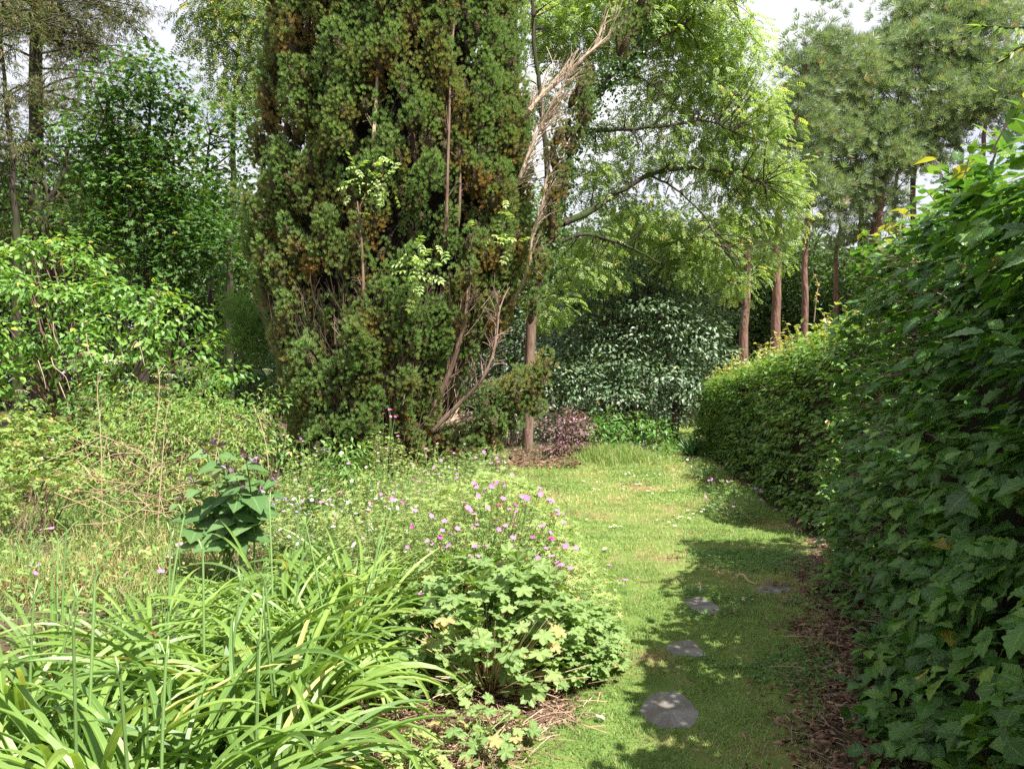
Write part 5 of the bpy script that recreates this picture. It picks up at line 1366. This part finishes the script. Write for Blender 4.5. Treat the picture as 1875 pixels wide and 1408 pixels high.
# ---------------- rust-brown dying ground cover
n = 34000
px = U(-80, 420, n); py = U(890, 1120, n); yy = EYE * F / (py - HOR); x = (px - CX) / F * yy
k = (fbm(np.stack([x * 1.8, yy * 1.8], -1), 91, 3) + U(-.15, .15, n) > .42); x, yy = x[k], yy[k]; n = len(x)
p0 = np.stack([x, yy, gz(x, yy)], -1)
mb = MB(); M_RUST = leaf_mat("rust ground cover", [(0.24, 0.13, 0.08), (0.31, 0.22, 0.11), (0.27, 0.30, 0.11), (0.17, 0.29, 0.075)], dead=(0.48, 0.36, .22), rough=.8, spec=.1, trans=.15, mid=0)
gr = np.clip(fbm(np.stack([x * 1.1, yy * 1.1], -1), 92, 2) * 1.6 + .02 + rng.normal(size=n) * .25, 0, 1)
Pn = curve_blades(p0, U(0, 6.28, n), U(.4, 1.5, n), U(.06, .24, n), U(-.2, 1.2, n), 4)
ribbons(mb, Pn, U(.003, .009, n)[:, None] * np.array([.6, 1, .8, .1]), r=gr, g=(rng.random(n) < .1) * .8, flat=True)
i = rng.integers(0, n, 9000)
inst(mb, t_diamond(.5), Pn[i, rng.integers(1, 4, 9000)], frames(sph(9000) + [0, 0, .1], sph(9000) * .5 + [0, 0, .8]), U(.012, .03, 9000), np.clip(gr[i] + .1, 0, 1))
tag(mb.build("dry_ground_cover", M_RUST), "rust-brown dying ground cover mixed with green on the bank", kind="stuff")
# ================================================================ THE FLOWER BORDER
# ---------------- low mixed growth that covers the soil
M_WEED = leaf_mat("weed leaf", [(0.08, 0.17, 0.04), (0.13, 0.23, 0.06), (0.19, 0.30, 0.08), (0.28, 0.36, 0.12)], dead=(0.40, 0.29, 0.15), rough=0.5, spec=0.3, trans=0.3, mid=0.12)
n = 60000
y = U(2.2, 14.5, n) ; x = U(-11, 0.8, n)
w = lawn_edge(x, y)
k = (w < -0.12) & (x > -0.75 * y) & (rng.random(n) < np.clip(1.25 - y * .05, .35, 1)) & ~((y < 4.3) & (x > -0.75))
d2 = vnoise(np.stack([x * 1.6, y * 1.6], -1), 101)
k &= d2 + U(-.2, .2, n) > .28
x, y = x[k], y[k]; n = len(x)
h = U(.02, .32, n) ** 1.0 * np.clip(.4 + .08 * y, .4, 1.1)
mb = MB(); pos = np.stack([x, y, gz(x, y) + h], -1)
inst(mb, t_leaf(2, 2, .6, .2, .4), pos, frames(sph(n) * [1, 1, .4], np.array([0, 0, 1.0]) + sph(n) * .5), U(.03, .075, n), rng.random(n), np.where(rng.random(n) < .1, U(.4, 1, n), 0))
i = rng.integers(0, n, 9000); p0 = pos[i] * [1, 1, 0]; 
tubes(mb, curve_blades(p0, U(0, 6.28, 9000), U(1, 1.6, 9000), h[i] + .05, U(0, .5, 9000), 4), np.full((9000, 4), .0018), 3, mat=1)
tag(mb.build("border_ground_cover", [M_WEED, M_STEM]), "low green ground cover of weeds and seedlings in the border", kind="stuff")

# ---------------- flowers
def flower_mat(name, c0, c1, c2):
    return leaf_mat(name, [c0, c1, c2], dead=(.35, .2, .2), rough=.6, spec=.15, trans=.35, mid=0.0, tcol=1.2)
M_PINK = flower_mat("lilac pink petal", (.58, .20, .56), (.66, .28, .63), (.76, .42, .72))
M_MAG = flower_mat("magenta petal", (.55, .07, .40), (.65, .13, .48), (.74, .28, .58))
M_ROSE = flower_mat("rose pink petal", (.62, .20, .36), (.70, .32, .45), (.80, .5, .58))
M_VIOLET = flower_mat("violet petal", (.20, .10, .34), (.28, .16, .42), (.40, .26, .52))
def flower_mesh(mat, petals=5, w=.8, cup=.25, notch=True):
    mb = MB()
    pt = t_leaf(3, 2, w, -.12, .1, peak=.72)
    if notch:
        v = pt[0].copy(); v[-2, 1] -= .12; pt = (v, pt[1], pt[2])
    tm = t_join([t_move(pt, (0, 0, 0), k * 2 * math.pi / petals + U(-.1, .1), .5, cup) for k in range(petals)])
    inst(mb, tm, np.zeros((1, 3)), frames(np.array([[0, 1.0, 0]]), np.array([[0, 0, 1.0]])), np.array([1.0]), rng.random(1))
    inst(mb, t_lobed(5, .1, 1, -.4, RAD(355)), np.array([[0, -.04, .03]]), frames(np.array([[0, 1.0, 0]]), np.array([[0, 0, 1.0]])), np.array([.13]), .5, mat=1)
    tubes(mb, np.array([[0, 0, -.5], [.02, 0, -.25], [0, 0, 0]]), np.array([.03, .045, .09]), 5, mat=2)
    return mb.mesh("flower", [mat, M_CREAM, M_STEM])
FL = {k: [flower_mesh(m_, cup=c_) for c_ in (.15, .45)] for k, m_ in (("pink", M_PINK), ("mag", M_MAG), ("rose", M_ROSE), ("white", M_WHITE), ("violet", M_VIOLET))}

M_GER = leaf_mat("geranium leaf", [(0.095, 0.175, 0.055), (0.14, 0.23, 0.072), (0.195, 0.29, 0.095), (0.26, 0.35, 0.125)], dead=(0.42, 0.30, 0.14), rough=0.55, spec=0.25, trans=0.3, veins=0, mid=0.1)
M_GERS = leaf_mat("small geranium leaf", [(0.13, 0.22, 0.06), (0.20, 0.29, 0.085), (0.28, 0.36, 0.12), (0.36, 0.42, 0.16)], dead=(0.45, 0.33, 0.16), rough=0.55, spec=0.25, trans=0.3, mid=0.1)
tm_g = t_lobed(5, .40, 3, .18, RAD(315))
tm_gs = t_lobed(5, .75, 1, .15, RAD(290))

def add_flowers(t, o, pts, kinds, size=(.03, .04), stem_to=None, face=(0, -.25, 1)):
    """each flower a part; thin stems in one mesh"""
    pts = np.asarray(pts); n = len(pts)
    mb = MB()
    base = np.asarray(o)[None] + np.column_stack([rng.normal(size=(n, 2)) * .15, np.zeros(n)]) if stem_to is None else stem_to
    t_ = np.linspace(0, 1, 8)[None, :, None]
    mid = base * .35 + pts * .65; mid[:, 2] = base[:, 2] + (pts[:, 2] - base[:, 2]) * .55
    Pn = (1 - t_) ** 2 * base[:, None] + 2 * t_ * (1 - t_) * mid[:, None] + t_ ** 2 * pts[:, None]
    tubes(mb, Pn, np.linspace(.0028, .0013, 8)[None] * np.ones((n, 1)), 4, r=U(.2, .9, n))
    mb.build("flower_stems" if False else "flower_stem_growth", M_STEM, t, o)
    for p in pts:
        k = kinds[rng.integers(0, len(kinds))]
        f = np.array(face) + rng.normal(size=3) * .45; f = f / np.linalg.norm(f)
        q = Vector(f).to_track_quat('Z', 'Y').to_euler()
        child("flower", FL[k][rng.integers(0, 2)], t, p - np.asarray(o), q, U(size[0], size[1]))

def geranium(label, c, r, H, nleaf, size, tm, mat, flowers, kinds, fsize=(.03, .04), group="hardy geraniums and campions in the border", nst=90, dead=.05, shell=.35, name="geranium_plant", cat="flowering plant", ftop=.12, fpts=None, low=0.08):
    o = (c[0], c[1], 0.0); t = thing(name, label, cat, o, group)
    d = sph(nleaf); d[:, 2] = np.abs(d[:, 2])
    rr = 1 - shell * rng.random(nleaf) ** 1.6
    lump = 0.82 + .36 * vnoise(d * 2.2 + c[0] * 3, 7)
    pos = np.array([c[0], c[1], low]) + d * (rr * lump)[:, None] * np.array([r[0], r[1], H - low])
    nor = np.array([0, 0, .75]) + d * .55 + sph(nleaf) * .45
    mb = MB(); inst(mb, tm, pos, frames(d * [1, 1, .2] + sph(nleaf) * .5 - [0, 0, .25], nor), U(size[0], size[1], nleaf), np.clip(.5 * rng.random(nleaf) + .5 * vnoise(pos * 6, 9), 0, 1), np.where(rng.random(nleaf) < dead * (1.8 - 1.6 * d[:, 2]), U(.4, 1, nleaf), 0))
    mb.build("foliage", mat, t, o)
    if fpts is not None:
        lx, lyy = PX(pos); new = []
        for a_, b_ in fpts:
            d_ = np.hypot(lx - a_, lyy - b_); k_ = d_ < 22
            yy_ = pos[k_, 1].min() - .03 if k_.any() else np.interp(b_, [880, 960, 1060, 1200], [5.4, 4.8, 4.4, 3.9])
            new.append(P(a_, b_, yy_))
        fpts = np.array(new)
    i = rng.integers(0, nleaf, nst); t_ = np.linspace(0, 1, 7)[None, :, None]
    base = np.array(o) + np.column_stack([rng.normal(size=(nst, 2)) * np.array(r) * .22, np.zeros(nst)]); tip = pos[i]
    mid = base * .45 + tip * .55; mid[:, 2] = tip[:, 2] * .62
    Pn = (1 - t_) ** 2 * base[:, None] + 2 * t_ * (1 - t_) * mid[:, None] + t_ ** 2 * tip[:, None]
    mb = MB(); tubes(mb, Pn, np.linspace(.0028, .0016, 7)[None] * np.ones((nst, 1)), 4, r=rng.random(nst), g=np.where(rng.random(nst) < .35, .8, 0))
    mb.build("leaf_stalk_growth", M_STEM, t, o)
    if flowers or fpts is not None:
        if fpts is None:
            dd = sph(flowers); dd[:, 2] = np.abs(dd[:, 2]) * 1.1 + .25; dd = nrm(dd)
            fpts = np.array([c[0], c[1], low]) + dd * np.array([r[0], r[1], H - low]) * U(1.06, 1.25, flowers)[:, None] + [0, 0, ftop * .3]
        add_flowers(t, o, fpts, kinds, fsize)
    return t

def dry_skirt(c, r, n, parent, o):
    """old stalks splaying from the plant's foot"""
    mb = MB(); ph = U(0, 6.28, n)
    p0 = np.array([c[0], c[1], 0]) + np.column_stack([np.cos(ph) * r[0] * .25, np.sin(ph) * r[1] * .25, np.zeros(n)]) * rng.random((n, 1))
    Pn = curve_blades(p0, ph, U(.3, 1.3, n), U(.2, .5, n), U(-.1, .5, n), 6)
    tubes(mb, Pn, np.linspace(.0036, .002, 6)[None] * np.ones((n, 1)), 4, r=U(.4, 1, n))
    mb.build("dry_stalk_growth", M_STRAW, parent, o)

# front geranium: flowers where the photo shows them
FP = [(755, 965), (718, 915), (735, 920), (808, 1002), (778, 1048), (868, 942), (873, 962), (893, 930), (908, 955), (820, 978), (838, 968), (850, 920), (876, 908), (800, 950), (790, 945), (760, 935), (910, 884), (900, 890), (868, 886), (925, 888), (945, 938), (955, 910), (965, 912), (988, 895), (990, 905), (1006, 915), (994, 962), (1010, 944), (1022, 942), (1033, 956), (982, 965), (1000, 1005), (1036, 1000), (1055, 1004), (1045, 1040), (1025, 1035), (985, 1022), (1116, 1036), (1134, 1064), (1146, 1062), (770, 1090), (805, 985), (915, 925), (940, 960), (870, 1000), (1030, 1112), (1045, 1190), (888, 1000), (975, 985), (1020, 1030)]
FP += [(U(740, 1040), U(890, 1040)) for _ in range(38)]
fp = FP
g1 = geranium("mound of finely cut geranium leaves topped with many lilac pink flowers at the lawn's edge", (-.12, 5.0), (.74, .74), .98, 3600, (.045, .085), tm_gs, M_GERS, 0, ["pink", "pink", "pink", "mag"], (.034, .046), nst=300, fpts=fp)
g2 = geranium("broad-lobed grey-green geranium leaves with brown stalks at their foot, closest to the stones", (-.14, 4.22), (.64, .60), .62, 860, (.075, .125), tm_g, M_GER, 0, ["pink"], nst=200, dead=.03, shell=.45)
dry_skirt((-.12, 3.92), (.5, .4), 420, g2, (-.14, 4.22, 0))
g3 = geranium("trailing part-shaded geranium sprawling onto the lawn with small leaves", (.33, 4.15), (.30, .42), .34, 420, (.035, .065), tm_g, M_GER, 0, ["pink"], nst=80, shell=.5)
g4 = geranium("few low lobed leaves sprouting from the dry mulch", (-.12, 3.25), (.26, .22), .18, 60, (.05, .085), tm_g, M_GER, 0, ["pink"], nst=40, shell=.7, dead=.15, low=.03)
g5 = geranium("small fresh green seedlings between daylily leaves and dry mulch", (-.42, 2.9), (.22, .3), .22, 110, (.035, .06), tm_g, M_GERS, 0, ["pink"], nst=40, shell=.7, low=.03)

# the further drift of flowers
DR = [("yellowish leafy clump without flowers in front of the cypress", (640, 8.0), (.42, .40), .78, 900, (.05, .08), t_leaf(2, 2, .55, .2, .4), M_ELDER, 0, ["pink"]),
      ("clump with dusky magenta flower spikes by the cypress's foot", (560, 8.2), (.38, .35), .62, 700, (.04, .07), tm_gs, M_GERS, 34, ["mag", "rose", "violet"]),
      ("bushy campion with a bright magenta cluster at its top, below the cypress", (715, 8.0), (.42, .40), .82, 1000, (.035, .06), tm_gs, M_GERS, 16, ["mag"]),
      ("patch of small white flowers dotted with pink behind the daylilies", (585, 6.4), (.42, .34), .42, 800, (.035, .055), tm_gs, M_GERS, 38, ["white", "white", "white", "pink"]),
      ("white-flowered patch between the daylilies and the pink geraniums", (705, 6.2), (.34, .32), .42, 700, (.035, .055), tm_gs, M_GERS, 40, ["white", "white", "rose"]),
      ("rose pink flowering clump in the middle of the border", (660, 7.1), (.45, .38), .60, 1000, (.035, .06), tm_gs, M_GERS, 26, ["rose", "pink", "white"]),
      ("pale pink geranium mound in front of the cypress's low limb", (800, 7.4), (.46, .42), .66, 1100, (.035, .06), tm_gs, M_GERS, 24, ["rose", "pink"]),
      ("mauve flowering geranium beside the lawn at the drift's far end", (880, 7.2), (.42, .42), .60, 1000, (.035, .06), tm_gs, M_GERS, 26, ["pink"]),
      ("leafy geranium with scattered mauve flowers just behind the front mound", (800, 6.2), (.45, .38), .60, 1000, (.035, .06), tm_gs, M_GERS, 20, ["pink", "rose"]),
      ("dark violet pansy-like patch at the foot of the big-leaved plant", (515, 6.5), (.26, .22), .40, 260, (.04, .07), tm_gs, M_GERS, 22, ["violet"]),
      ("grey-green low bush with a few pale flowers at the lawn corner", (880, 10.2), (.45, .38), .55, 800, (.04, .07), tm_gs, M_GER, 6, ["white", "pink"])]
for lab, (px, yy), r, H, nl, sz, tm, mat, nf, kinds in DR:
    c = P(px, 690, yy)
    geranium(lab, (c[0], yy), r, H * 1.25, int(nl * 1.3), sz, tm, mat, nf, kinds, (.03, .042), nst=90)
c = P(1345, 690, 8.7)
geranium("shaded small geranium with violet flowers at the foot of the lower hedge", (c[0], 8.7), (.30, .55), .42, 600, (.04, .07), tm_gs, M_GER, 14, ["pink", "violet"], (.035, .045))
c = P(1290, 690, 11.8)
geranium("second shaded geranium further along the lower hedge's foot", (c[0], 11.8), (.25, .6), .35, 400, (.04, .07), tm_gs, M_GER, 5, ["violet", "white"], (.035, .045))
# dark strappy clump at the hedge's far foot
c = P(1268, 690, 15.2); o = (c[0], c[1], 0)
t = thing("strappy_plant", "dark spiky clump at the lower hedge's far end beside the lawn", "plant", o)
k = 60; mb = MB(); Pn = curve_blades(np.tile(o, (k, 1)) + rng.normal(size=(k, 3)) * [.08, .08, 0], U(0, 6.28, k), U(.8, 1.4, k), U(.3, .6, k), U(.3, 1.0, k), 6)
ribbons(mb, Pn, .035 * np.ones((k, 1)) * np.array([.6, 1, 1, .9, .6, .05])); mb.build("foliage", M_DKSH, t, o)

# ---------------- large-leaved plant with purplish tips
M_BIG = leaf_mat("large soft leaf", [(0.06, 0.135, 0.04), (0.095, 0.18, 0.06), (0.14, 0.235, 0.085)], dead=(0.30, 0.20, 0.10), rough=0.6, spec=0.2, trans=0.25, veins=7, mid=0.25)
M_BUD = leaf_mat("dusky bud", [(0.10, 0.045, 0.06), (0.16, 0.09, 0.11), (0.40, 0.36, 0.46)], rough=.6, trans=.15, mid=0)
BY = 5.7
o = (P(425, 690, BY)[0], BY, 0)
big = thing("large_leaved_plant", "tall plant with big soft green leaves and dusky purple buds behind the daylilies", "plant", o)
tm_big = t_leaf(7, 4, .92, .1, .5, teeth=.05, peak=.36)
tops = [(380, 830), (425, 870), (450, 838), (470, 850), (355, 885), (410, 855), (500, 880), (440, 890), (330, 920), (395, 815), (475, 900)]
mbS, mbL, mbB = MB(), MB(), MB()
for px, py in tops:
    tp = P(px, py, BY + U(-.3, .3)); b = np.array(o) + [U(-.18, .18), U(-.15, .15), 0]
    Pn = smooth([b, b * .5 + tp * .5 + [U(-.04, .04), 0, .05], tp], 14); tubes(mbS, Pn, np.linspace(.008, .004, 14)[None], 6)
    nl = 9; i = np.linspace(6, 13, nl).astype(int); ph = np.arange(nl) * 2.4 + U(0, 6)
    sz = np.linspace(.25, .13, nl) * U(.85, 1.15, nl)
    inst(mbL, tm_big, Pn[i], frames(np.stack([np.cos(ph), np.sin(ph), U(-.35, .15, nl)], -1), np.array([0, -.3, 1.0]) + sph(nl) * .3), sz, rng.random(nl), (rng.random(nl) < .04) * .4)
    k = 14; q = tp + rng.normal(size=(k, 3)) * [.02, .02, .015] + [0, 0, .01]
    mbB = MB(); inst(mbB, t_leaf(3, 2, .5, .4, -.3), q, frames(sph(k) * .7 + [0, 0, .7], sph(k)), U(.03, .06, k), rng.random(k) ** 1.6)
    mbB.build("flower_bud", M_BUD, big, o)
mbS.build("stem_growth", M_STEM, big, o); mbL.build("foliage", M_BIG, big, o)

# ---------------- daylilies
M_LILY = leaf_mat("daylily leaf", [(0.085, 0.17, 0.04), (0.125, 0.22, 0.05), (0.175, 0.28, 0.06), (0.25, 0.35, 0.085)], dead=(0.55, 0.46, 0.18), rough=0.42, spec=0.4, trans=0.32, mid=0.18, tcol=1.4)
def daylily(c, n, Lr, lab, nsc=3, w=(.018, .028), tilt=(0, 0), R=.13):
    o = (c[0], c[1], 0.0); t = thing("daylily_plant", lab, "daylily", o, "daylily clumps in the border")
    ph = U(0, 6.283, n)
    p0 = np.array(o) + np.column_stack([np.cos(ph), np.sin(ph), np.zeros(n)]) * (R * np.sqrt(rng.random(n)))[:, None]
    ph = ph + rng.normal(size=n) * .5
    ph = np.arctan2(np.sin(ph) + tilt[1], np.cos(ph) + tilt[0])
    el = U(.85, 1.5, n); l = U(Lr[0], Lr[1], n)
    Pn = curve_blades(p0, ph, el, l, U(1.1, 2.7, n), 13, 1.4, .3)
    Pn[:, :, 2] = np.maximum(Pn[:, :, 2], .03)
    prof = np.interp(np.linspace(0, 1, 13), [0, .15, .5, .8, .94, 1], [.75, .9, 1, .72, .35, .03])
    W = U(w[0], w[1], n)[:, None] * prof[None]
    mb = MB(); ribbons(mb, Pn, W, .35, r=np.clip(.5 * rng.random() + .6 * rng.random(n), 0, 1), g=np.where(rng.random(n) < .04, U(.3, .9, n), 0), twist=.45)
    k = n // 6; ph2 = U(0, 6.28, k)
    Pd = curve_blades(np.array(o) + rng.normal(size=(k, 3)) * [.1, .1, 0], ph2, U(.5, 1.1, k), U(.3, .5, k), U(1, 2, k), 8, 1.3); Pd[:, :, 2] = np.maximum(Pd[:, :, 2], .02)
    ribbons(mb, Pd, U(.012, .02, k)[:, None] * np.interp(np.linspace(0, 1, 8), [0, .5, 1], [.8, 1, .05])[None], .5, r=.5, g=U(.75, 1, k), twist=.9)
    mb.build("foliage", M_LILY, t, o)
    for j in range(nsc):
        mb = MB(); a = U(0, 6.28); b = np.array(o) + np.array([math.cos(a), math.sin(a), 0]) * U(0, .1); h = U(.68, .92)
        S = curve_blades(b[None], np.array([a]), U(1.35, 1.56, 1), np.array([h]), U(0, .2, 1), 10)[0]
        tubes(mb, S, np.linspace(.0065, .0045, 10)[None], 6, r=.75)
        for q in range(rng.integers(2, 5)):
            d = np.array([U(-1, 1), U(-1, 1), U(.9, 2)]); d = d / np.linalg.norm(d); e0 = S[-1] - [0, 0, .012 * q]; l_ = U(.02, .05)
            tubes(mb, np.stack([e0, e0 + d * l_ * .5, e0 + d * l_, e0 + d * (l_ + .012), e0 + d * (l_ + .028)]), np.array([.0018, .0018, .0035, .0045, .0008]), 6, r=.9)
        mb.build("flower_stalk", M_STEM, t, o)
    return t
LIL = [((-1.95, 3.05), 85, (.55, .85), "daylily clump at the border's outer edge beside the rust-brown ground"),
       ((-1.45, 2.55), 90, (.6, .9), "broad-bladed daylily clump with a long upright bud stalk, in the lower corner"),
       ((-1.14, 2.36), 90, (.6, .9), "daylily clump whose wide blades arch closest to the camera"),
       ((-.90, 2.66), 80, (.5, .76), "daylily clump arching towards the dry mulch and seedlings"),
       ((-1.30, 3.25), 85, (.6, .9), "daylily clump in the heart of the foreground group"),
       ((-.98, 3.25), 95, (.58, .84), "dense daylily clump next to the broad-leaved geranium"),
       ((-1.75, 3.75), 70, (.55, .85), "taller daylily clump with magenta campions beside it"),
       ((-1.25, 4.05), 85, (.6, .88), "daylily clump in front of the big-leaved plant"),
       ((-.92, 4.0), 100, (.55, .82), "fountain-shaped daylily clump touching the geranium mound"),
       ((-.98, 4.75), 110, (.6, .85), "thick upright daylily clump at the back, before the white flowers"),
       ((-1.45, 4.75), 70, (.5, .8), "daylily clump at the foot of the big-leaved plant"),
       ((-2.25, 3.75), 50, (.45, .7), "sparse yellowing daylily clump standing on the dry bank edge"),
       ((-.30, 2.35), 0, (.4, .6), "")]
for c, n, Lr, lab in LIL:
    if n:
        daylily(c, int(n * (1.05 if c[1] < 3.3 else 1.25)), (Lr[0] * 1.08, Lr[1] * 1.12), lab, nsc=2, w=(.023, .038) if c[1] < 3.3 else (.018, .029))

# ---------------- single campions among the daylilies
for px, py, Y, k, lab in [(112, 988, 4.9, "mag", "pink campion flower standing over the rust-brown ground"), (70, 975, 5.2, "pink", "pale pink campion at the edge of the rust-brown ground"), (93, 967, 5.3, "mag", "small magenta campion behind two paler ones"), (293, 1046, 3.9, "mag", "bright magenta campion among daylily stalks"), (230, 1050, 3.9, "rose", "rose campion on a thin stem beside the bright magenta one"), (222, 1088, 3.5, "mag", "largest magenta campion low among the daylily blades"), (325, 998, 4.5, "rose", "dusky pink campion near the big-leaved plant"), (310, 1020, 4.4, "rose", "faded campion below the dusky pink one"), (278, 1162, 2.9, "rose", "small rose campion deep in the daylily leaves"), (63, 1050, 4.1, "pink", "tiny pink campion by the border's outer edge")]:
    p = P(px, py, Y); o = np.array([p[0] + U(-.08, .08), p[1] + .05, 0.0])
    t = thing("campion_plant", lab, "campion", o, "single campions among the daylilies")
    Pn = smooth([o, o * .5 + p * .5 + [0, 0, .05], p], 12); mb = MB(); tubes(mb, Pn, np.linspace(.003, .0018, 12)[None], 5, r=.4, g=.2)
    nl = 10; i = rng.integers(1, 9, nl); inst(mb, t_leaf(2, 2, .35, .2, .3), Pn[i], frames(sph(nl) * [1, 1, .3] + [0, 0, .3], np.array([0, 0, 1.0]) + sph(nl) * .3), U(.04, .07, nl), rng.random(nl), mat=1)
    mb.build("stem", [M_STEM, M_WEED], t, o)
    for j in range(rng.integers(1, 4)):
        q = p + (0 if j == 0 else rng.normal(size=3) * .022)
        child("flower", FL[k][j % 2], t, q - o, (-.5 + U(-.4, .4), U(-.4, .4), U(0, 6)), U(.034, .042) if j == 0 else .024)

# ---------------- branch with narrow leaves hanging in over the tall hedge
WY = 4.4
o = (4.9, WY + .3, 0)
wt = thing("willow_tree", "willow twig with narrow leaves reaching over the tall hedge from beyond the frame", "tree", o)
M_WIL = leaf_mat("willow leaf", [(0.09, 0.18, 0.04), (0.15, 0.25, 0.06), (0.24, 0.33, 0.09)], dead=(0.45, 0.38, .12), rough=.45, trans=.35, mid=.2)
limb("trunk", [np.array(o) + [0, 0, -.1], np.array(o) + [.05, 0, 1.8], np.array(o) + [-.1, 0, 3.4], np.array(o) + [.1, 0, 5.2]], .09, .03, M_BARK_DARK, wt, o, 20)
lb = [limb("limb", [np.array(o) + [-.05, 0, 2.9], P(2080, 60, WY), P(1930, 52, WY), P(1850, 55, WY), P(1795, 48, WY - .1)], .022, .004, M_BARK_DARK, wt, o, 24, 6, .01),
      limb("limb", [np.array(o) + [-.05, 0, 2.7], P(2000, 60, WY + .2), P(1880, 85, WY + .2), P(1815, 120, WY + .2)], .018, .004, M_BARK_DARK, wt, o, 20, 6, .01)]
mb = MB()
for q in lb:
    q = q[len(q) // 2:]; n = 44; c = q[rng.integers(0, len(q), n)]; 
    inst(mb, t_leaf(4, 2, .18, .2, .5), c, frames(sph(n) * .5 + [-.5, 0, -.35], sph(n) * .4 + [0, -.2, 1]), U(.06, .11, n), rng.random(n), (rng.random(n) < .15) * .7)
c = np.array(o) + [0, 0, 5] + rng.normal(size=(500, 3)) * [.7, .7, .8]
inst(mb, t_leaf(3, 2, .18, .2, .5), c, frames(sph(500) + [0, 0, -.5], sph(500)), U(.07, .12, 500), rng.random(500))
mb.build("foliage", M_WIL, wt, o)

# ---------------- brown brash under the slender trunk
n = 1500
x = U(-.5, 1.2, n); y = U(13.2, 16, n)
litter("brushwood_litter", "brown brushwood and leaf litter under the slender trunk", x, y, (.04, .10), .12, .9)
